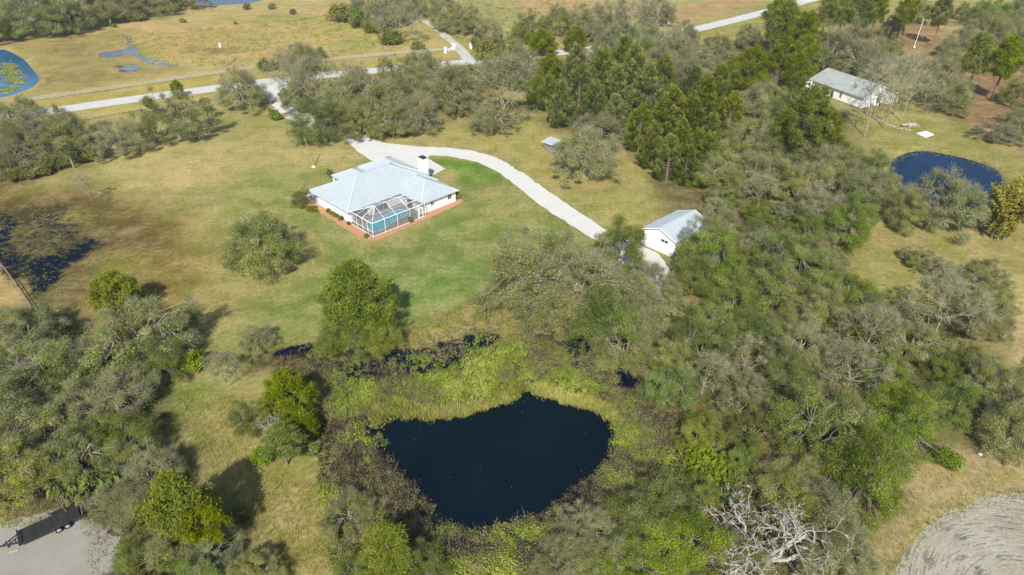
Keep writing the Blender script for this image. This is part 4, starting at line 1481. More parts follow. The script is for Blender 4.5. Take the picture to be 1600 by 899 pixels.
def make_bare(seed, barkmat, Rx=4.5, H=9.0, leafy=0.5, tz=1.6, levels=5, hazemat=None, r0=.28):
    """leafless tree: limbs dividing to fine twigs, with a grey haze of twig ends"""
    rs = np.random.default_rng(seed)
    S = Sticks()
    tips = []

    def grow_(p, d, L_, r, lv):
        q = p + d * L_
        S.curve(p, q, r, r * 0.68, rs, 2 if lv > 2 else 3, 0.10)
        if lv >= levels:
            tips.append((q, d)); return
        n = 2 if rs.random() < 0.35 else 3
        if lv == 0: n = 5
        for i in range(n):
            sp = 0.62 if lv == 0 else 0.55
            nd = unit(d + rs.normal(0, sp, 3) + np.array([0, 0, 0.10]))
            grow_(q, nd, L_ * rs.uniform(0.68, 0.86), r * 0.6, lv + 1)
    grow_(np.array([0, 0, -0.2]), np.array([0, 0, 1.0]), tz, r0, 0)
    P = np.array([t[0] for t in tips]); D = np.array([t[1] for t in tips])
    lo, hi = P.min(0), P.max(0)
    sx = Rx / max(np.percentile(np.abs(P[:, :2]), 97), 0.1)
    sz = H / np.percentile(P[:, 2], 98)
    sc = np.array([sx, sx, sz])
    S.P = [p * sc for p in S.P]; S.Q = [q * sc for q in S.Q]
    P = P * sc
    k = 7
    A = unit(np.repeat(D, k, 0) + rs.normal(0, 0.6, (len(P) * k, 3)))
    B = np.repeat(P, k, 0)
    S.many(B, B + A * rs.uniform(0.5, 1.3, (len(B), 1)), 0.018, 0.008)
    m = int(len(P) * 16 * leafy)
    idx = rs.integers(0, len(P), m)
    pos = P[idx] + rs.normal(0, 0.42, (m, 3))
    V = leaf_quads(pos, unit(rs.normal(size=(m, 3)) + [0, 0, 0.6]), 0.11 * rs.uniform(0.6, 1.4, m), 0.45, rs)
    crown = quad_mesh("crown", V, 0.45 + rs.normal(0, 0.2, m), hazemat or L['moss'])
    return S.mesh("trunk", barkmat, 3), crown, 2 * Rx, H


def make_pine(seed, H=14.0, Rx=3.6, ncl=60, per=130, low=0.42):
    rs = np.random.default_rng(seed)
    S = Sticks()
    lean = rs.normal(0, 0.25, 2)
    S.path([np.array([lean[0] * t * t * 2, lean[1] * t * t * 2, -0.3 + (H * 0.95 + 0.3) * t]) for t in np.linspace(0, 1, 7)], 0.28, 0.07)
    V, T = [], []
    for i in range(ncl):
        t = low + (1 - low) * (i + rs.random()) / ncl
        f = math.sin(math.pi * (0.18 + 0.80 * (t - low) / (1 - low))) ** 0.7
        a = i * 2.4 + rs.uniform(-.5, .5)
        r = Rx * f * rs.uniform(0.35, 1.0)
        o = np.array([lean[0] * t * t * 2, lean[1] * t * t * 2, H * t * 0.95 - 0.3])
        c = o + np.array([math.cos(a) * r, math.sin(a) * r, rs.uniform(0.1, 0.9)])
        S.curve(o, c, 0.07, 0.03, rs, 3, 0.1, -0.05)
        rad = rs.uniform(0.75, 1.2)
        m = int(1.7 * per * rad * rs.uniform(.8, 1.2))
        g = unit(rs.normal(size=(m, 3)) + np.array([0, 0, 0.35]))
        s0 = c + rs.normal(0, 0.32, (m, 3)) * rad
        V.append(blade_quads(s0, g, rad * rs.uniform(0.4, 0.75, m), rad * 0.05, rs))
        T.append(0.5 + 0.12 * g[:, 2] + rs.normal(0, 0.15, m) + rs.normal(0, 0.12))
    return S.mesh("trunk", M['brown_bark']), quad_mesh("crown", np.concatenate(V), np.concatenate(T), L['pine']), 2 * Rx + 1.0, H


def make_conifer(seed, H=13.0, Rx=3.2, n=150, per=115):
    """shaggy cone of upswept sprays"""
    rs = np.random.default_rng(seed)
    S = Sticks()
    S.path([np.array([0, 0, -0.3 + (H * .95 + .3) * t]) for t in np.linspace(0, 1, 6)], 0.24, 0.05)
    V, T = [], []
    for i in range(n):
        t = (i + rs.random()) / n
        prof = (1 - t ** 1.6) ** 0.8 * (0.6 + 0.4 * min(1, t * 5))
        a = rs.uniform(0, 6.28)
        r = Rx * prof * rs.uniform(0.55, 1.12)
        o = np.array([0, 0, 0.5 + t * (H - 1.4)])
        c = o + np.array([math.cos(a) * r, math.sin(a) * r, rs.uniform(0.2, 1.0)])
        S.seg(o, c, 0.05, 0.02)
        out = np.array([math.cos(a), math.sin(a), 0.0])
        ax = unit(out * 0.55 + np.array([0, 0, 0.9]) + rs.normal(0, 0.15, 3))
        L_ = rs.uniform(1.2, 2.3) * (1.0 - 0.35 * t)
        m = int(per * rs.uniform(.7, 1.2))
        u = rs.random(m)
        pos = c + ax * (u[:, None] - 0.35) * L_ + rs.normal(0, 1, (m, 3)) * (0.32 * (1 - 0.55 * u))[:, None]
        g = unit(ax * 0.9 + rs.normal(0, 0.55, (m, 3)))
        V.append(blade_quads(pos, g, rs.uniform(0.3, 0.55, m), 0.065, rs))
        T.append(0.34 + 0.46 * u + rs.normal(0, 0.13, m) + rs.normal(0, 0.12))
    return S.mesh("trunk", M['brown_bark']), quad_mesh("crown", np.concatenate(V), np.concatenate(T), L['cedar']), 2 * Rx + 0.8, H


def fan(c, ax, rad, rs, blades=13):
    """a fan frond: blades radiating round a hand"""
    side = unit(np.cross(ax, np.array([0, 0, 1.0]) + rs.normal(0, .2, 3)))
    up = np.cross(side, ax)
    P, A = [], []
    for k in range(blades):
        a = -1.9 + 3.8 * k / (blades - 1)
        d = unit(ax * math.cos(a) + side * math.sin(a) - up * 0.12 * abs(a) - np.array([0, 0, 0.22]))
        P.append(c); A.append(d)
    return np.array(P), np.array(A), rad * rs.uniform(0.8, 1.1, blades)


def make_palm(seed, H=7.0, nf=34, rad=1.0, stem=True, fr=1.5, mat='palm', trunk_r=0.2):
    rs = np.random.default_rng(seed)
    S = Sticks()
    top = np.array([rs.normal(0, .15), rs.normal(0, .15), H])
    if stem: S.path([np.array([0, 0, -.3]), top * 0.5 + [0.05, 0, 0], top], trunk_r, trunk_r * 0.8)
    V, T = [], []
    for i in range(nf):
        el = rs.uniform(-0.75, 1.25) if stem else rs.uniform(0.1, 1.3)
        a = i * 2.4 + rs.uniform(-.3, .3)
        ax = np.array([math.cos(a) * math.cos(el), math.sin(a) * math.cos(el), math.sin(el)])
        c = top + ax * fr * rs.uniform(0.6, 1.05)
        if not stem: c = np.array([rs.normal(0, 1.5), rs.normal(0, 1.5), rs.uniform(0, .8)]) + ax * fr * rs.uniform(0.5, 1.2) + [0, 0, 0.3]
        S.seg(top if stem else c - ax * fr * 0.9, c, 0.03, 0.025)
        P, A, Ln = fan(c, ax, rad, rs)
        V.append(blade_quads(P, A, Ln, 0.07, rs))
        T.append((0.85 if (stem and el < -0.45) else 0.45) + rs.normal(0, 0.12, len(P)) + rs.normal(0, 0.1))
    return S.mesh("trunk" if stem else "stem", M['bark'], 7 if stem else 3), quad_mesh("crown", np.concatenate(V), np.concatenate(T), L[mat]), (2 * (fr + rad) if stem else 6.0), H + 1.5 if stem else 2.0


def make_bush(seed, leafmat, Rx=1.6, H=1.9, ncl=30, per=60, leaf=0.13, barkmat=None, twig=6):
    rs = np.random.default_rng(seed)
    S = Sticks()
    cl = dome_points(ncl, Rx * 0.85, 0.3, H * 0.9, rs, lo=-0.05, inner=0.55)
    if len(cl) < 4: cl = np.array([[0, 0, H * .6], [Rx * .4, 0, H * .5], [-Rx * .4, .1, H * .5], [0, Rx * .4, H * .4]])
    V, T = [], []
    for c in cl:
        S.curve(np.array([0, 0, -0.1]), c, 0.05, 0.02, rs, 2, 0.1)
        rad = Rx * rs.uniform(0.26, 0.4)
        d = unit(rs.normal(size=(twig, 3)) + [0, 0, .5])
        S.many(np.repeat(c[None], twig, 0), c + d * rad * 1.25, 0.018, 0.01)
        g = unit(rs.normal(size=(per, 3))) * rs.uniform(0.3, 1, (per, 1))
        V.append(leaf_quads(c + g * rad, unit(g + [0, 0, .5] + rs.normal(0, .5, (per, 3))), leaf * rs.uniform(.6, 1.3, per), 0.55, rs))
        T.append(0.5 + rs.normal(0, 0.16, per) + rs.normal(0, 0.12))
    return S.mesh("stem", barkmat or M['brown_bark'], 3), quad_mesh("foliage", np.concatenate(V), np.concatenate(T), leafmat), 2 * Rx, H


def make_bamboo(seed, H=9.0, n=60):
    rs = np.random.default_rng(seed)
    S = Sticks()
    V, T = [], []
    for i in range(n):
        a = rs.uniform(0, 6.28)
        b0 = np.array([rs.normal(0, .7), rs.normal(0, .7), -.1])
        h = H * rs.uniform(.6, 1)
        out = rs.uniform(0.8, 3.4)
        pts = [b0 + np.array([math.cos(a) * out * t ** 2.2, math.sin(a) * out * t ** 2.2, h * (t - 0.12 * t ** 3)]) for t in np.linspace(0, 1, 6)]
        S.path(pts, 0.055, 0.02)
        m = 170
        t = rs.uniform(0.15, 1, m)
        k = np.clip((t * 5).astype(int), 0, 4)
        P_ = np.array(pts)
        f = (t * 5 - k)[:, None]
        pos = P_[k] * (1 - f) + P_[k + 1] * f
        A = unit(rs.normal(0, .7, (m, 3)) + np.array([math.cos(a) * .5, math.sin(a) * .5, -.15]))
        V.append(blade_quads(pos, A, rs.uniform(.4, .9, m), .09, rs))
        T.append(0.5 + rs.normal(0, .2, m) + rs.normal(0, .1))
    return S.mesh("stem", M['bark'], 3), quad_mesh("foliage", np.concatenate(V), np.concatenate(T), L['bamboo']), 6.5, H


def make_banana(seed, H=3.4, n=260):
    rs = np.random.default_rng(seed)
    S = Sticks()
    V, T = [], []
    for i in range(n):
        a = rs.uniform(0, 6.28)
        b0 = np.array([rs.normal(0, 1.6), rs.normal(0, 1.1), -.1])
        el = rs.uniform(.5, 1.4)
        h = H * rs.uniform(.45, .95)
        p = b0 + np.array([math.cos(a) * 0.5, math.sin(a) * 0.5, h])
        S.seg(b0, p, 0.05, 0.03)
        d = np.array([math.cos(a), math.sin(a), rs.uniform(-.5, .35)])
        Ls = rs.uniform(.35, .65)
        side = unit(np.cross(unit(d), [0, 0, 1.0]))
        # paddle leaf in four folded strips
        for s in (-1, 1):
            for q in range(3):
                c0 = p + unit(d) * Ls * q / 3 - np.array([0, 0, 0.10 * q * q])
                c1 = p + unit(d) * Ls * (q + 1) / 3 - np.array([0, 0, 0.10 * (q + 1) ** 2])
                w0, w1 = (0.06, .2, .18)[q], (.2, .18, .02)[q]
                V.append(np.array([c0, c0 + side * s * w0 + [0, 0, .06], c1 + side * s * w1 + [0, 0, .06], c1]))
                T.append(np.array([0.5 + rs.normal(0, .18)]))
    return S.mesh("stem", M['brown_bark'], 4), quad_mesh("foliage", np.concatenate(V), np.concatenate(T), L['lush']), 6.0, H


def make_dead_oak(seed, Rx=6.5, H=9.5):
    """bleached crooked limbs, almost leafless"""
    rs = np.random.default_rng(seed)
    S = Sticks()
    tips = []

    def g_(p, d, L_, r, lv):
        pts = [p]
        n = 4
        for i in range(n):
            d = unit(d + rs.normal(0, 0.30, 3) + np.array([0, 0, 0.02]))
            pts.append(pts[-1] + d * L_ / n)
        S.path(pts, r, r * 0.66)
        if lv >= 5:
            tips.append((pts[-1], d)); return
        for i in range(2 + (rs.random() < .45)):
            k = rs.integers(2, n + 1)
            nd = unit(d + rs.normal(0, 0.75, 3))
            g_(pts[k], nd, L_ * rs.uniform(.6, .85), r * .58, lv + 1)
    S.path([np.array([0, 0, -.3]), np.array([.1, 0, 1.0]), np.array([.1, .1, 1.9])], .42, .34)
    for i in range(6):
        a = i * 1.05 + rs.uniform(-.25, .25)
        g_(np.array([.1, .1, 1.7]), unit(np.array([math.cos(a), math.sin(a), rs.uniform(.45, 1.1)])), 3.4, .19, 1)
    P = np.array([t[0] for t in tips]); D = np.array([t[1] for t in tips])
    k = 4
    B = np.repeat(P, k, 0)
    S.many(B, B + unit(np.repeat(D, k, 0) + rs.normal(0, .7, (len(B), 3))) * rs.uniform(.3, .9, (len(B), 1)), .03, .012)
    m = 900
    pos = P[rs.integers(0, len(P), m)] + rs.normal(0, .4, (m, 3))
    V = leaf_quads(pos, unit(rs.normal(size=(m, 3))), .12 * rs.uniform(.6, 1.3, m), .5, rs)
    return S.mesh("trunk", M['dead_bark'], 6), quad_mesh("crown", V, .5 + rs.normal(0, .2, m), L['moss']), 2 * Rx, H


PROTO = {
    'oak': [make_oak(s, L['oak'], M['bark'], ncl=c, per=p, H=h) for s, c, p, h in ((1, 95, 185, 9.5), (2, 85, 180, 8.8), (3, 105, 170, 10.2), (4, 90, 190, 9.2), (5, 100, 160, 9.8))],
    'gre': [make_oak(s, L['green_oak'], M['oak_bark'], ncl=c, per=p, H=h, twig=.3) for s, c, p, h in ((11, 100, 200, 9.5), (12, 90, 205, 8.8), (13, 95, 200, 10.5))],
    'gry': [make_oak(s, L['moss'], M['pale_bark'], ncl=c, per=130, H=h, twig=1.0, bare=.12, leaf=.12) for s, c, h in ((21, 85, 9.2), (22, 80, 8.6), (23, 90, 9.6))],
    'dome': [make_oak(27, L['oak'], M['pale_bark'], ncl=125, per=190, H=8.6, twig=.7, tz=1.1, lo=-.3)],
    'bigp': [make_pine(48, H=11.0, Rx=5.4, ncl=150, per=110, low=.16), make_pine(49, H=10.5, Rx=5.0, ncl=140, per=110, low=.14)],
    'bar': [make_bare(s, M['pale_bark'], leafy=lf, r0=.17) for s, lf in ((31, .8), (32, .5), (33, 1.0))],
    'thin': [make_bare(s, M['pale_bark'], Rx=2.6, H=9.5, leafy=.15, tz=3.0, levels=4, r0=.10) for s in (36, 37)],
    'pine': [make_pine(s, H=h, Rx=r, ncl=n) for s, h, r, n in ((41, 14, 3.6, 60), (42, 12.5, 3.2, 52), (43, 15, 3.8, 66))],
    'low': [make_pine(s, H=8.0, Rx=4.0, ncl=78, per=110, low=.16) for s in (46, 47)],
    'cone': [make_conifer(s, H=h, Rx=r) for s, h, r in ((51, 11.5, 3.5), (52, 10.5, 3.4), (53, 12.2, 3.7))],
    'palm': [make_palm(61, 5.5), make_palm(62, 4.6, 30)],
    'pmt': [make_palm(s, 0.3, 300, .45, False, .55, 'palmetto') for s in (66, 67)],
    'bam': [make_bamboo(71), make_bamboo(72)],
    'ban': [make_banana(76)],
    'bush': [make_bush(s, L['lush'], ncl=34) for s in (81, 82)],
    'gbush': [make_bush(s, L['green_oak'], Rx=2.2, H=2.6, ncl=40, per=80) for s in (83, 84)],
    'obush': [make_bush(s, L['oak'], Rx=2.2, H=2.6, ncl=40, per=80) for s in (85, 86)],
    'mbush': [make_bush(s, L['moss'], Rx=2.2, H=2.6, ncl=36, per=60, barkmat=M['bark'], twig=18) for s in (87, 88)],
    'ybush': [make_bush(s, L['palmetto'], Rx=1.2, H=1.6, ncl=24, per=50) for s in (89,)],
    'dead': [make_dead_oak(91)],
}
KIND = {  # object name, everyday category, look used in the labels
    'oak': ("oak_tree", "tree", "grey green live oak"), 'gre': ("oak_tree", "tree", "deep green live oak"),
    'gry': ("mossy_oak_tree", "tree", "grey mossy oak"), 'bar': ("bare_tree", "tree", "leafless grey tree"),
    'thin': ("bare_tree", "tree", "slender leafless tree"), 'pine': ("pine_tree", "tree", "yellow green pine"),
    'dome': ("oak_tree", "tree", "dome shaped oak"), 'bigp': ("pine_tree", "tree", "broad rounded pine"),
    'low': ("pine_tree", "tree", "low rounded pine"), 'cone': ("conifer_tree", "tree", "dark shaggy conifer"),
    'palm': ("palm_tree", "palm", "cabbage palm"), 'pmt': ("palmetto_clump", "palmetto", "yellow green palmetto clump"),
    'bam': ("bamboo_clump", "bamboo", "golden bamboo clump"), 'ban': ("broad_leaf_plant", "plant", "lush broad leaved plant"),
    'bush': ("green_bush", "bush", "bright green bush"), 'gbush': ("green_bush", "bush", "deep green bush"),
    'obush': ("olive_bush", "bush", "olive bush"), 'mbush': ("twiggy_bush", "bush", "grey twiggy bush"),
    'ybush': ("yellow_bush", "bush", "yellow bush"), 'dead': ("dead_oak_tree", "tree", "bleached dead oak"),
}
HC = {'dome': .5, 'bigp': .55, 'oak': .55, 'gre': .55, 'gry': .55, 'bar': .6, 'thin': .6, 'pine': .68, 'low': .55, 'cone': .45, 'palm': .85, 'dead': .55, 'bam': .6}
TREES = []          # (x, y, width, kind) of everything planted, for spacing
ROWS = []           # planted roots with no label of their own yet
_cnt = {}
prs = random.Random(11)


def plant(kind, px, py, wpx, label=None, zs=1.0, base=False, group=None, var=None, tint=None):
    """px, py: the middle of the crown as surveyed on the picture (or the foot of the trunk); wpx: crown width there"""
    pr = PROTO[kind]
    i = _cnt.get(kind, prs.randrange(len(pr)))
    _cnt[kind] = i + 1
    tr, cr, W, H = pr[(i if var is None else var) % len(pr)]
    s = 0.6
    z = 0
    for _ in range(5):
        z = 0 if base else HC.get(kind, .5) * H * s * zs
        p = G(px, py, z)
        s = wpx * depth(p) / FPX / W
    return put(kind, p.x, p.y, s, label, zs, group, (tr, cr, W), None, tint)


def put(kind, x, y, s, label=None, zs=1.0, group=None, proto=None, rz=None, tint=None):
    tr, cr, W = proto
    nm, cat, look = KIND[kind]
    root = empty(nm, (x, y, gz(x, y)), prs.uniform(0, 6.28) if rz is None else rz, label, cat, group)
    root.scale = (s * prs.uniform(.94, 1.06), s * prs.uniform(.94, 1.06), s * zs)
    t_ = link(tr.name.split('.')[0], tr, root)
    if tr.name.startswith('stem'): t_["kind"] = "stuff"
    c_o = link(cr.name.split('.')[0], cr, root)
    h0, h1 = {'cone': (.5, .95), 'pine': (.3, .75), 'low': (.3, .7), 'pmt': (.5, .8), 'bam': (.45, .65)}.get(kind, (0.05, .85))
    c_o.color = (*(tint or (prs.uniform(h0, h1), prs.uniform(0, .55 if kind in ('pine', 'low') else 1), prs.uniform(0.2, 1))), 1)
    TREES.append((x, y, W * s, kind))
    if not label: ROWS.append((root, kind, W * s))
    return root

# ------------------------------------------------------------------ planting: trees one by one
P_ = plant
# left edge, beyond the paddock
for a in (('oak', 20, 185, 70), ('gry', 52, 212, 95), ('oak', 100, 208, 92), ('oak', 8, 228, 70), ('obush', 70, 258, 46), ('obush', 20, 272, 40), ('gbush', 132, 240, 44), ('mbush', 45, 266, 40),
          ('oak', 38, 166, 44), ('gre', -12, 205, 60), ('gry', -25, 250, 70), ('oak', 118, 222, 60), ('gry', 25, 240, 66)):
    P_(*a)
P_('palm', 105, 233, 34, "cabbage palm with a drooping tan skirt before the left edge oaks", .8)
P_('cone', 87, 170, 9, "tiny dark cedar standing at the near edge of the road")
P_('gry', 186, 218, 78, "pale mossy tree left of the big paddock oak", .85)
P_('bar', 160, 205, 40, "small leafless tree beside the pale mossy tree in the paddock", .9)
P_('oak', 272, 180, 108, "lone grey green oak with a dark trunk at the paddock fence", .9)
P_('low', 276, 138, 22, "bright green sapling right by the road above the paddock oak", 1.3)
P_('low', 232, 160, 18, "small bright sapling at the left shoulder of the paddock oak", 1.2)
P_('palm', 320, 160, 26, "small palm with a pale trunk by the paddock fence", 1.1)
P_('gry', 374, 138, 88, "grey mossy oak standing left of the drive mouth", .9)
P_('thin', 143, 316, 30, "single thin sapling at the edge of the brown marsh", .8, True)
# by the drive mouth and in front of the road
for a in (('bar', 448, 110, 66), ('gry', 470, 92, 70), ('bar', 505, 128, 84), ('oak', 462, 150, 60), ('low', 447, 150, 26), ('gre', 497, 190, 84), ('oak', 545, 158, 92), ('oak', 590, 160, 104), ('oak', 560, 185, 70), ('oak', 530, 175, 60),
          ('gry', 648, 178, 74), ('oak', 612, 190, 60), ('oak', 625, 150, 66), ('oak', 700, 132, 98), ('oak', 668, 110, 60), ('gry', 560, 125, 60), ('oak', 610, 112, 60), ('gre', 742, 118, 52), ('gre', 776, 104, 56), ('oak', 812, 98, 70),
          ('bar', 786, 138, 108), ('gry', 768, 186, 66), ('low', 840, 140, 50), ('low', 862, 108, 52), ('gre', 820, 120, 50), ('oak', 650, 98, 46), ('oak', 720, 165, 44)):
    P_(*a)
P_('pmt', 598, 208, 28, "palmetto clump at the drive edge under the oaks", 1.0)
P_('bush', 428, 180, 26, "bright green bush at the left side of the drive")
P_('bush', 632, 205, 24)
P_('low', 850, 66, 54, "yellow green round pine left of its twin above the dark conifers", .8)
P_('low', 898, 62, 46, "yellow green round pine right of its twin above the dark conifers", .9)
# dark conifer stand
for a in (('cone', 876, 168, 52), ('cone', 905, 150, 56), ('cone', 938, 128, 62), ('cone', 962, 150, 60), ('cone', 990, 118, 56), ('cone', 926, 175, 56), ('cone', 1012, 140, 52), ('cone', 1048, 192, 66), ('cone', 1078, 200, 58),
          ('cone', 1100, 168, 62), ('cone', 1062, 232, 54), ('cone', 1122, 150, 56), ('cone', 1030, 182, 50), ('cone', 1140, 190, 54), ('cone', 1088, 238, 44), ('cone', 975, 95, 46), ('cone', 900, 110, 46), ('cone', 960, 185, 44), ('cone', 858, 150, 40), ('cone', 1035, 130, 50), ('cone', 1080, 150, 54), ('cone', 1108, 215, 48)):
    P_(*a)
P_('gry', 936, 198, 66, None, .9)
P_('gry', 915, 238, 108, "big mossy grey oak on the grass right of the little shed", .95)
# far rows along the top
for a in (('oak', 600, 12, 70), ('bar', 622, 26, 70), ('oak', 575, 2, 60), ('oak', 735, 30, 52), ('gry', 765, 50, 56), ('oak', 700, 22, 60), ('gre', 830, 40, 50), ('oak', 872, 30, 58), ('oak', 912, 34, 56), ('gry', 955, 30, 60), ('bar', 990, 24, 70),
          ('oak', 1028, 14, 60), ('oak', 970, 55, 56), ('gry', 930, 50, 50), ('oak', 625, -8, 70), ('oak', 660, 2, 60), ('obush', 760, 78, 50), ('gbush', 748, 64, 36), ('gbush', 800, 78, 46), ('obush', 840, 72, 40), ('gre', 812, 52, 36),
          ('gry', 1052, 82, 92), ('oak', 1072, 56, 50), ('cone', 1020, 232, 50), ('cone', 1045, 252, 50), ('cone', 1072, 262, 46), ('cone', 1000, 205, 50), ('gbush', 1062, 276, 30), ('gbush', 1088, 284, 30), ('cone', 1105, 245, 46), ('gbush', 1010, 238, 26), ('gre', 1012, 86, 60), ('oak', 1090, 98, 66), ('bar', 1200, 62, 66), ('low', 1172, 105, 70), ('low', 1140, 118, 50), ('gre', 1205, 105, 50), ('oak', 1120, 72, 46), ('oak', 1170, 58, 40),
          ('oak', 1012, 58, 50), ('oak', 985, 84, 50), ('oak', 940, 82, 50), ('oak', 1078, 118, 60), ('oak', 1220, 140, 56), ('low', 1190, 140, 50), ('oak', 1010, 108, 50)):
    P_(*a)
P_('bar', 1240, 128, 40, "thin leafless tree left of the parked pickup")
# far left hedge
for a in (('gre', 15, 32, 60), ('oak', 50, 20, 80), ('oak', 95, 22, 76), ('gry', 30, 12, 60), ('gre', 78, 34, 50), ('oak', 130, 12, 70), ('oak', 165, 8, 64), ('gre', 200, 6, 50), ('oak', 225, 0, 50), ('obush', 100, 30, 40), ('bush', 94, 34, 30), ('gre', -20, 40, 60),
          ('oak', 240, -6, 60), ('bar', 60, 8, 60), ('obush', 175, 25, 30), ('obush', 212, 24, 30), ('mbush', 385, 10, 16), ('mbush', 424, 10, 14), ('mbush', 457, 18, 14), ('mbush', 368, 36, 8), ('mbush', 285, 32, 12),
          ('gbush', 178, 40, 10), ('obush', 540, 20, 50), ('gbush', 560, 30, 44), ('obush', 585, 40, 40), ('obush', 470, 90, 40), ('obush', 440, 95, 36), ('gbush', 415, 102, 30), ('gbush', 500, 84, 26), ('obush', 655, 72, 24),
          ('oak', 300, -8, 50), ('gre', 280, 0, 24), ('obush', 610, 58, 40)):
    P_(*a)
# pines and oaks about the neighbour's yard
for a in (('pine', 1228, 40, 66), ('pine', 1214, 24, 50), ('pine', 1262, 55, 60), ('pine', 1255, 88, 56), ('pine', 1222, 85, 50), ('pine', 1245, 112, 48), ('pine', 1292, 18, 44), ('pine', 1320, 12, 50), ('pine', 1347, 20, 44), ('pine', 1372, 12, 44),
          ('oak', 1292, 78, 78), ('oak', 1335, 68, 72), ('gry', 1350, 92, 76), ('gre', 1388, 76, 44), ('oak', 1472, 132, 66), ('oak', 1500, 152, 56),
          ('oak', 1502, 68, 60), ('oak', 1535, 52, 66), ('oak', 1575, 45, 60), ('gre', 1592, 142, 50), ('oak', 1400, 100, 44), ('gre', 1530, 22, 44), ('gre', 1560, 18, 50), ('gre', 1595, 14, 50), ('oak', 1605, 70, 60), ('gre', 1505, 18, 30), ('oak', 1612, 180, 60),
          ('oak', 1396, 40, 40), ('oak', 1440, 18, 40), ('oak', 1488, 95, 50), ('gry', 1455, 110, 50), ('gry', 1590, 205, 40)):
    P_(*a)
P_('bar', 1372, 112, 56, None, .6)
P_('bar', 1425, 135, 74, None, .6)
P_('bar', 1448, 152, 56, None, .6)
P_('pine', 1418, 14, 40, "tall pine left of the guyed mast at the top edge", 1.1)
P_('pine', 1474, 18, 40, "tall pine right of the guyed mast throwing a long shadow", 1.1)
P_('pine', 1532, 86, 56, "left one of two tall pines on the brown yard at far right", 1.0)
P_('pine', 1574, 92, 58, "right one of two tall pines on the brown yard at far right", 1.0)
P_('gry', 1556, 206, 66, "low grey bushy tree above the round pond", .5)
P_('thin', 1350, 213, 58, "slender leafless tree nearest the camera before the neighbour house", 1.1, True)
P_('thin', 1382, 201, 54, "slender leafless tree beside the stone edging", 1.1, True)
P_('thin', 1408, 190, 50, "slender leafless tree right of the neighbour house gable", 1.1, True)
# wood between the conifers and the round pond
for a in (('pine', 1262, 182, 84), ('pine', 1292, 205, 66), ('gre', 1230, 172, 66), ('pine', 1228, 200, 60), ('oak', 1182, 160, 70), ('oak', 1175, 210, 74), ('oak', 1205, 232, 76), ('oak', 1150, 240, 70), ('oak', 1128, 268, 72), ('gre', 1100, 262, 44), ('oak', 1245, 240, 76),
          ('gry', 1282, 252, 84), ('oak', 1172, 268, 76), ('oak', 1215, 275, 78), ('gry', 1262, 280, 70), ('oak', 1312, 268, 70), ('gre', 1352, 262, 66), ('oak', 1390, 292, 66), ('oak', 1350, 298, 74), ('gre', 1305, 228, 40), ('oak', 1430, 312, 40)):
    P_(*a)
P_('oak', 1482, 312, 122, "large open live oak standing in front of the round blue pond", .85, tint=(.8, .6, .3))
P_('oak', 1420, 330, 70, "live oak left of the large oak before the round pond")
P_('bam', 1582, 318, 72, "tall golden bamboo clump at the right edge by the round pond", 1.0)
P_('bam', 1612, 300, 60, "golden bamboo clump cut by the right frame edge")
# garden trees round the white house
P_('dome', 410, 380, 116, "broad dome shaped oak standing alone on the lawn left of the pool", 1.0, tint=(.8, .45, .9))
P_('gre', 470, 308, 32, "dark rounded shrub tree at the left corner of the white house")
P_('ybush', 515, 272, 15, "yellowish bush behind the left end of the white house", 1.3)
P_('ybush', 642, 344, 10, "yellow flowering shrub beside the pool cage door", 1.6)
P_('gbush', 572, 368, 11, "small green shrub at the near corner of the pool cage")
for i, (x, y) in enumerate(((513, 329), (519, 333), (526, 337), (533, 341))):
    P_('bush', x, y, 12, None, .8, False)
P_('gbush', 545, 349, 9, "small dark shrub at the foot of the cage's left corner post")
P_('gbush', 487, 326, 24, "low spreading shrub in the mulch left of the white house", .35)
P_('bush', 713, 305, 14, "green shrub at the right front corner of the white house", 1.5)
P_('bush', 523, 305, 8)
# trees about the near pond
P_('bigp', 560, 465, 134, "big bright green pine at the left end of the lawn above the pond", 1.05, tint=(.7, .6, .5))
P_('gre', 596, 515, 80, "leafy green tree below the big lawn pine")
P_('gre', 540, 522, 84, "vine covered green tree left below the big lawn pine", .9)
P_('gry', 400, 528, 64, "small open mossy tree on the lawn left of the pond channel", .7)
P_('bar', 345, 575, 62, "pale leafless bush tree at the top of the meadow", .8)
P_('bush', 300, 568, 46, "bright leafy bush at the top left of the meadow", tint=(.3, .9, .9))
P_('bigp', 448, 622, 104, "rounded green pine overhanging the meadow left of the pond", .9, tint=(.6, .5, .8))
P_('bigp', 478, 668, 52, None, .9)
P_('gre', 392, 650, 62)
P_('gre', 470, 620, 60)
P_('pine', 440, 690, 74, "short pine below the bleached snag beside the meadow", .6)
P_('dead', 428, 668, 74, "small bleached snag among the vines left of the pond", 1.3)
P_('bush', 412, 712, 46)
P_('palm', 486, 702, 36, "low palm at the left bank of the dark pond", .35)
P_('oak', 545, 800, 86, None, .7)
P_('pine', 600, 862, 110, "bright yellow green pine at the bottom edge below the pond", .6, tint=(.4, .6, .5))
P_('gre', 660, 885, 90)
P_('gry', 918, 822, 96, "rounded silvery bush tree on the lower right bank of the dark pond", .7)
P_('gre', 560, 893, 80)
# big oaks between the lawn and the garage
for a in (('oak', 838, 425, 150), ('gry', 850, 455, 90), ('gry', 925, 425, 100), ('oak', 905, 450, 150), ('gre', 945, 505, 130), ('oak', 880, 478, 110), ('oak', 985, 470, 110), ('oak', 968, 535, 110), ('oak', 1000, 500, 96)):
    P_(*a)
P_('gre', 965, 386, 104, "dark green oak at the end of the drive just left of the garage")
P_('gry', 1012, 432, 70)
P_('gre', 1112, 388, 92, "green oak shading the right end of the garage roof", 1.2)
P_('gre', 1085, 430, 70)
P_('oak', 1102, 382, 80, None, 1.3)
P_('oak', 1078, 412, 50, None, 1.2)
P_('gry', 1120, 350, 60)
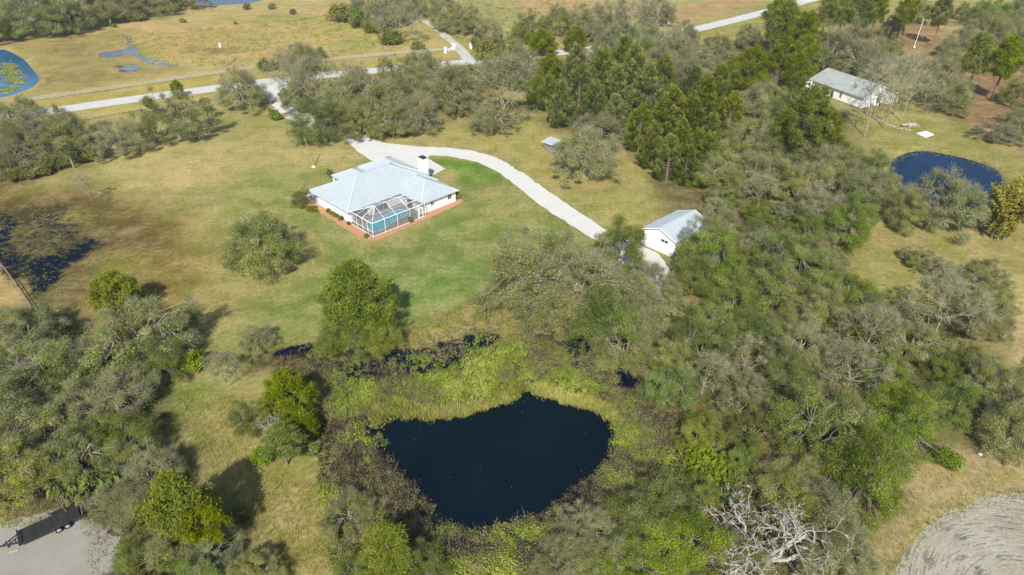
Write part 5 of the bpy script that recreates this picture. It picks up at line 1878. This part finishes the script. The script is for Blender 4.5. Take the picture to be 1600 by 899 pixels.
# left foreground wood
for a in (('oak', 35, 520, 120), ('oak', 70, 575, 140), ('oak', 20, 640, 150), ('oak', 95, 655, 130), ('gry', 165, 625, 120), ('oak', 30, 725, 130), ('gre', 195, 680, 110), ('oak', 10, 700, 130), ('gre', 110, 600, 90),
          ('gry', 235, 735, 110), ('oak', 120, 715, 120), ('oak', 210, 790, 110), ('pine', 272, 782, 124), ('pine', 318, 812, 90), ('oak', 265, 860, 120), ('oak', 330, 868, 100), ('gre', 205, 878, 80), ('oak', 400, 888, 80), ('gre', 290, 905, 110),
          ('oak', 205, 600, 90), ('gre', 60, 500, 70), ('oak', -10, 560, 100)):
    P_(*a, zs=.85)
P_('oak', 214, 520, 164, "large pale green oak on the left edge of the lawn", .8)
P_('low', 182, 456, 92, "bright yellow green pine behind the large pale oak", .9, tint=(.3, .75, .6))
P_('oak', 70, 1000, 150)
P_('oak', 180, 985, 130)
P_('gre', 275, 505, 60, "dark green tree tucked right behind the large pale oak")
P_('ban', 140, 762, 92, "lush broad leaved plants right beside the black trailer", 1.0, tint=(.45, .1, .3))
P_('cone', 374, 802, 34, "small rounded dark cedar poking over the meadow", .55)
P_('gre', 240, 560, 90)
# bottom right
P_('dead', 1208, 848, 236, "bleached dead oak with bare crooked white limbs at the bottom", .75)
for a in (('gre', 1020, 800, 130), ('gre', 1080, 850, 140), ('oak', 1140, 880, 120), ('oak', 1290, 800, 130), ('oak', 1310, 870, 130), ('gre', 1000, 880, 130), ('oak', 960, 870, 110), ('oak', 1240, 760, 120), ('gry', 870, 880, 90)):
    P_(*a, zs=.75)
for a in (('pmt', 1058, 748, 60), ('pmt', 1112, 728, 78), ('gre', 1098, 768, 54), ('pmt', 1150, 742, 52), ('bush', 1030, 772, 44), ('pmt', 1082, 712, 44), ('bush', 1138, 772, 40), ('gre', 1160, 715, 50), ('pmt', 1020, 800, 40), ('bush', 1080, 752, 30)):
    P_(*a, zs=1.2)
P_('bush', 1482, 718, 46, "bright green bush at the edge of the dry grass by the turnaround", 1.2, tint=(.35, .6, .6))
P_('oak', 1590, 660, 130, "dense oak at the right edge above the gravel turnaround")
P_('gre', 1612, 605, 90)
P_('oak', 1550, 600, 90)
P_('bar', 1335, 572, 92, "pale leafless tree rising out of the right hand wood")
P_('gry', 1480, 440, 60, None, .7)
for a in (('oak', 1445, 405, 44), ('gry', 1478, 422, 48), ('oak', 1420, 396, 26), ('oak', 1535, 428, 60), ('gre', 1562, 472, 56), ('oak', 1540, 505, 70), ('gry', 1520, 470, 60), ('oak', 1500, 430, 30)):
    P_(*a)

# the dense right hand wood: crowns crowd together, clearings stay open
WOOD = PG([(1080, 300), (1130, 285), (1250, 300), (1330, 330), (1318, 420), (1340, 462), (1420, 470), (1500, 480), (1545, 560), (1510, 650), (1440, 680), (1360, 720), (1340, 800), (1260, 740), (1180, 720), (1060, 710),
           (1070, 640), (1040, 600), (1000, 560), (1010, 480), (1060, 420), (1120, 410)], 5.0)
wpoly = np.array([(p.x, p.y) for p in WOOD])
lo, hi = wpoly.min(0), wpoly.max(0)
gap = PG([(1200, 640), (1250, 660), (1290, 730), (1240, 745), (1195, 680)], 3.0)
cand = rng.uniform(lo, hi, (2600, 2))
ins = (sdist(cand[:, 0], cand[:, 1], WOOD) > 0) & (sdist(cand[:, 0], cand[:, 1], gap) < 1.0)
for c in cand[ins]:
    k = ['oak', 'oak', 'gre', 'oak', 'gre', 'gry', 'oak', 'gre', 'bar', 'gre'][prs.randrange(10)]
    w = prs.uniform(5.8, 11.8)
    if k == 'gry': w *= .85
    if any((c[0] - t[0]) ** 2 + (c[1] - t[1]) ** 2 < (0.36 * (w + t[2])) ** 2 for t in TREES): continue
    # keep the garage in the open
    u = Matrix.Rotation(R(-42.5), 3, 'Z') @ (Vector((c[0], c[1], 0)) - Vector((28.3, 116.45, 0)))
    if -8 < u.x < 14 and -9.5 < u.y < 9: continue
    pr = PROTO[k][prs.randrange(len(PROTO[k]))]
    put(k, float(c[0]), float(c[1]), w / pr[2], None, prs.uniform(.8, 1.05), None, pr[:3])

# ------------------------------------------------------------------ labels for the trees of rows and woods
MARKS = [("the white garage", G(1050, 370)), ("the dark near pond", G(770, 720)), ("the round blue pond", G(1480, 270)), ("the neighbour house", G(1330, 150)),
         ("the black trailer", G(75, 830)), ("the green clearing", G(1400, 410)), ("the gravel turnaround", G(1500, 830)), ("the dead white oak", G(1210, 850)),
         ("the little plank shed", G(860, 230)), ("the drive mouth", G(430, 135)), ("the white gate pillars", G(722, 80)), ("the lily pond", G(20, 120)),
         ("the brown marsh", G(70, 400)), ("the guyed mast", G(1428, 74)), ("the white house", G(600, 290)), ("the lone white pillar", G(1044, 39)),
         ("the right hand road", G(1180, 25)), ("the far lake", G(340, 0)), ("the bright pond meadow", G(430, 780)), ("the parked pickup", G(1256, 131)),
         ("the pale utility pole", G(355, 103)), ("the leaning pole", G(490, 261)), ("the paddock oak", G(277, 218)), ("the mossy shed oak", G(910, 283)),
         ("the brown litter gap", G(1245, 700)), ("the bleached bare tree", G(1335, 600)), ("the scrap heap", G(1512, 438)), ("the white slab", G(1445, 211))]
ORD = ["nearest", "second nearest", "third nearest", "fourth nearest", "fifth nearest", "sixth nearest", "seventh nearest", "eighth nearest", "ninth nearest", "tenth nearest", "eleventh nearest", "twelfth nearest", "thirteenth nearest", "fourteenth nearest", "fifteenth nearest", "sixteenth nearest", "seventeenth nearest", "eighteenth nearest", "nineteenth nearest", "twentieth nearest"]
buckets = {}
for root, kind, w in ROWS:
    p = root.location
    mk = min(MARKS, key=lambda m: (m[1].xy - p.xy).length)
    buckets.setdefault((KIND[kind][2], mk[0]), []).append(((mk[1].xy - p.xy).length, root, kind, w))
for (look, mk), lst in buckets.items():
    lst.sort(key=lambda t: t[0])
    for i, (dist, root, kind, w) in enumerate(lst):
        root["label"] = f"{look}, the {ORD[min(i, 19)]} of its kind to {mk}" if len(lst) > 1 else f"the only {look} standing close to {mk}"
        if len(lst) > 1: root["group"] = f"{look} trees about {mk}" if KIND[kind][1] == "tree" else f"{look} group about {mk}"

# ------------------------------------------------------------------ ground cover that nobody could count
def scatter(poly, n, seed, holes=(), soft=0.0):
    rs = np.random.default_rng(seed)
    P = np.array([(p[0], p[1]) for p in poly])
    lo, hi = P.min(0), P.max(0)
    out = []
    tot = 0
    while tot < n:
        c = rs.uniform(lo, hi, (n * 2, 2))
        d = sdist(c[:, 0], c[:, 1], poly)
        k = d > -soft * rs.random(len(c))
        for h in holes:
            k &= sdist(c[:, 0], c[:, 1], h) < 0.0 + 0.5 * rs.normal(size=len(c))
        out.append(c[k])
        tot += k.sum()
    return np.concatenate(out)[:n]


def heights(c):
    i = np.clip(np.searchsorted(gx, c[:, 0]) - 1, 0, nx - 2)
    j = np.clip(np.searchsorted(gy, c[:, 1]) - 1, 0, ny - 2)
    return np.maximum(Z[j * nx + i], WZ)


def cover(name, mat, jobs, seed):  # object colour stays mid grey: no shift
    """jobs: (poly, clumps, clump radius, height, leaves per clump, tone, tone spread, leaf size, blade?, holes)"""
    rs = np.random.default_rng(seed)
    V, T = [], []
    for poly, n, rad, hgt, per, tone, spread, ls, blade, holes in jobs:
        c = scatter(poly, n, seed + len(V), holes, 1.0)
        z = heights(c)
        sz = rs.uniform(.6, 1.3, n)
        patch = sstep(.3, .7, fbm(c[:, 0], c[:, 1], 5.0, seed)) - .5
        ct = tone + patch * spread * 1.6 + rs.normal(0, spread * .4, n)
        idx = np.repeat(np.arange(n), per)
        m = len(idx)
        g = unit(rs.normal(size=(m, 3)))
        g[:, 2] = np.abs(g[:, 2])
        r_ = rs.uniform(.2, 1, (m, 1))
        off = g * r_ * np.array([rad, rad, hgt]) * sz[idx][:, None]
        pos = np.stack([c[idx, 0], c[idx, 1], z[idx]], 1) + off
        if blade:
            pos[:, 2] = z[idx] + off[:, 2] * .25
            A = unit(g * [.55, .55, 1] + [0, 0, .7])
            V.append(blade_quads(pos, A, hgt * sz[idx] * rs.uniform(.5, 1.1, m), ls, rs))
        else:
            V.append(leaf_quads(pos, unit(g + [0, 0, .4] + rs.normal(0, .5, (m, 3))), ls * rs.uniform(.6, 1.3, m), .55, rs))
        T.append(ct[idx] + rs.normal(0, .07, m))
    return tag(link(name, quad_mesh(name, np.concatenate(V), np.concatenate(T), mat)), kind="stuff", shade=(.5, .5, .5, 1))


pond_in = grow(POND, -0.6)
pond_deep = grow(POND, -2.2)
lime = PG([(590, 668), (584, 646), (600, 640), (660, 645), (730, 641), (765, 628), (800, 612), (820, 602), (850, 612), (900, 626), (956, 640), (968, 662), (955, 655), (940, 640), (880, 626), (820, 606), (790, 626), (760, 640), (700, 656), (650, 660), (608, 652)])
bright = PG([(500, 606), (560, 598), (640, 600), (700, 582), (770, 552), (850, 535), (920, 570), (985, 625), (1030, 680), (1000, 720), (965, 690), (960, 630), (900, 612), (820, 592), (760, 615), (660, 632), (590, 632), (560, 650), (500, 640)])
tanz = PG([(630, 528), (740, 472), (830, 500), (860, 520), (770, 548), (650, 562)])
brown = PG([(430, 575), (470, 545), (560, 560), (640, 560), (760, 548), (850, 520), (930, 555), (900, 570), (840, 536), (760, 545), (690, 585), (620, 596), (540, 592), (450, 600)])
leftb = PG([(495, 640), (560, 640), (590, 680), (600, 720), (650, 770), (690, 815), (730, 838), (700, 860), (640, 850), (570, 790), (520, 740), (490, 690)])
lowb = PG([(690, 822), (740, 836), (800, 822), (850, 805), (900, 770), (960, 715), (1010, 730), (960, 790), (890, 840), (830, 870), (740, 880), (690, 860)])
rightb = PG([(960, 640), (1000, 600), (1050, 620), (1060, 680), (1040, 720), (990, 750), (930, 770), (960, 710)])
cover("wetland_scrub", L['scrub'], [
    (bright, 1500, .8, .9, 60, .64, .36, .095, False, [pond_in]),
    (tanz, 380, .9, .6, 20, .44, .25, .13, False, []),
    (brown, 620, .7, .6, 36, .26, .40, .10, False, []),
    (leftb, 560, .8, .9, 44, .40, .56, .105, False, [pond_deep]),
    (PG([(500, 740), (560, 785), (640, 845), (700, 868), (690, 925), (540, 925), (520, 840)]), 420, .9, 1.1, 40, .50, .5, .115, False, []),
    (PG([(690, 860), (740, 872), (830, 862), (890, 835), (930, 850), (900, 930), (680, 930)]), 320, .9, 1.0, 40, .50, .5, .115, False, []),
    (lowb, 640, .8, .9, 44, .50, .56, .105, False, [pond_deep]),
    (rightb, 420, .9, .9, 44, .50, .50, .11, False, [pond_in]),
], 300)
cover("dry_leaf_litter", L['scrub'], [
    (PG([(120, 800), (170, 815), (195, 850), (195, 899), (150, 899), (150, 840)]), 240, .5, .12, 9, .42, .3, .09, False, []),
    (PG([(0, 800), (110, 785), (120, 800), (60, 812), (0, 828)]), 160, .5, .25, 12, .55, .3, .09, False, []),
    (PG([(1385, 899), (1405, 865), (1440, 825), (1480, 797), (1540, 772), (1600, 762), (1600, 774), (1540, 786), (1485, 810), (1445, 840), (1415, 880), (1400, 899)]), 300, .45, .14, 9, .55, .35, .08, False, []),
], 320)
cover("reed_fringe", L['reed'], [
    (lime, 800, .6, .9, 30, .60, .32, .045, True, [pond_in]),
], 310)
# flecks of leaf litter floating on the near pond
c = scatter(grow(POND, -1.0), 26, 390)
V = leaf_quads(np.stack([c[:, 0], c[:, 1], np.full(26, WZ + .012)], 1), np.tile([0, 0, 1.0], (26, 1)), np.random.default_rng(4).uniform(.04, .12, 26), .6, np.random.default_rng(4))
tag(link("floating_leaves", quad_mesh("floating_leaves", V, np.full(26, .3), L['moss'])), kind="stuff", shade=(.5, .5, .5, 1))
# thin stems along the dark banks
S = Sticks()
for poly, n, sd in ((leftb, 70, 1), (lowb, 50, 2), (rightb, 50, 3), (brown, 50, 4)):
    c = scatter(poly, n, 400 + sd, [pond_in], 1.5)
    z = heights(c)
    p = np.stack([c[:, 0], c[:, 1], z], 1)
    for k in range(3):
        q = p + rng.normal(0, .55, (n, 3)) + np.array([0, 0, 1.3])
        q[:, 2] = np.maximum(q[:, 2], p[:, 2] + .3)
        S.many(p, q, .03, .012)
tag(link("bank_stems", S.mesh("bank_stems", M['oak_bark'], 3)), kind="stuff")
# undergrowth under the woods
und = [([*PG(q)], n, 1.1, 1.1, 20, .35, .30, .17, False, []) for q, n in (
    ([(1100, 300), (1320, 300), (1320, 430), (1500, 490), (1540, 600), (1440, 690), (1350, 730), (1340, 900), (980, 930), (1000, 760), (1060, 690), (1020, 560), (1090, 420)], 1500),
    ([(-40, 500), (120, 510), (240, 600), (250, 700), (330, 790), (430, 930), (180, 930), (200, 820), (100, 770), (-40, 800)], 700),
    ([(450, 130), (780, 110), (790, 190), (700, 170), (600, 205), (530, 185)], 300),
    ([(860, 110), (1200, 70), (1300, 110), (1250, 250), (1110, 285), (990, 235), (870, 195)], 800),
    ([(-40, 190), (100, 200), (140, 250), (40, 275), (-40, 290)], 220),
    ([(560, -10), (1040, -20), (1040, 50), (960, 60), (820, 70), (700, 62), (600, 30)], 700),
    ([(1280, 60), (1400, 70), (1460, 160), (1420, 170), (1300, 100)], 200))]
cover("undergrowth", L['green_oak'], und, 330)
# lily pads on the left pond, reeds in the round pond
rs = np.random.default_rng(5)
pads = PG([(-60, 100), (0, 92), (22, 106), (30, 120), (24, 138), (0, 150), (-60, 156)])
c = scatter(pads, 9000, 500, [], 2.5)
k = fbm(c[:, 0], c[:, 1], 3, 3) > .44
c = c[k]
pos = np.stack([c[:, 0], c[:, 1], np.full(len(c), WZ + .03) + rs.uniform(0, .03, len(c))], 1)
V = leaf_quads(pos, unit(np.array([0, 0, 1.0]) + rs.normal(0, .06, (len(c), 3))), rs.uniform(.3, .6, len(c)), .9, rs)
tag(link("lily_pads", quad_mesh("lily_pads", V, .62 + rs.normal(0, .22, len(c)), L['oak'])), kind="stuff", shade=(.7, .6, .5, 1))
cover("pond_weed", L['scrub'], [(PG([(1385, 262), (1400, 245), (1440, 233), (1500, 240), (1565, 264), (1572, 290), (1562, 268), (1500, 245), (1440, 237), (1400, 250)]), 170, .5, .3, 16, .36, .2, .10, False, [])], 340)
# tussocks in the marsh and dry tufts on the meadow
cover("marsh_tussocks", L['reed'], [
    (PG([(-20, 310), (120, 310), (190, 350), (170, 410), (70, 475), (0, 430)]), 800, .5, .4, 10, .25, .25, .035, True, []),
    (PG([(180, 60), (560, 20), (680, 70), (440, 100), (250, 105)]), 2600, .9, .7, 12, .80, .35, .06, True, []),
    (PG([(280, 620), (380, 620), (420, 740), (520, 770), (550, 900), (420, 900), (350, 780)]), 2200, .35, .28, 10, .78, .22, .03, True, []),
    (PG([(1340, 745), (1400, 700), (1540, 700), (1600, 740), (1480, 795), (1410, 850), (1380, 899), (1345, 899)]), 900, .35, .3, 10, .9, .25, .02, True, []),
], 350)
print("trees", len(TREES), "objects", len(bpy.data.objects), "mesh tris", sum(len(m.polygons) * 2 for m in bpy.data.meshes))

# ------------------------------------------------------------------ thin haze in the air
hm = bpy.data.materials.new("haze_air")
hm.use_nodes = True
hn = hm.node_tree
hn.nodes.remove(hn.nodes["Principled BSDF"])
pv = hn.nodes.new("ShaderNodeVolumePrincipled")
pv.inputs["Color"].default_value = (0.90, 0.95, 1.0, 1)
pv.inputs["Density"].default_value = 0.00009
pv.inputs["Anisotropy"].default_value = 0.0
hn.links.new(pv.outputs[0], hn.nodes["Material Output"].inputs["Volume"])
EXT = float(max(abs(gx).max(), abs(gy).max())) + 40
hz = MB().box((0, 0, 0), (2 * EXT, 2 * EXT, 75)).build("haze", hm, None, False, (0, 0, 75 / 2 - 3.2))
tag(hz, kind="stuff")
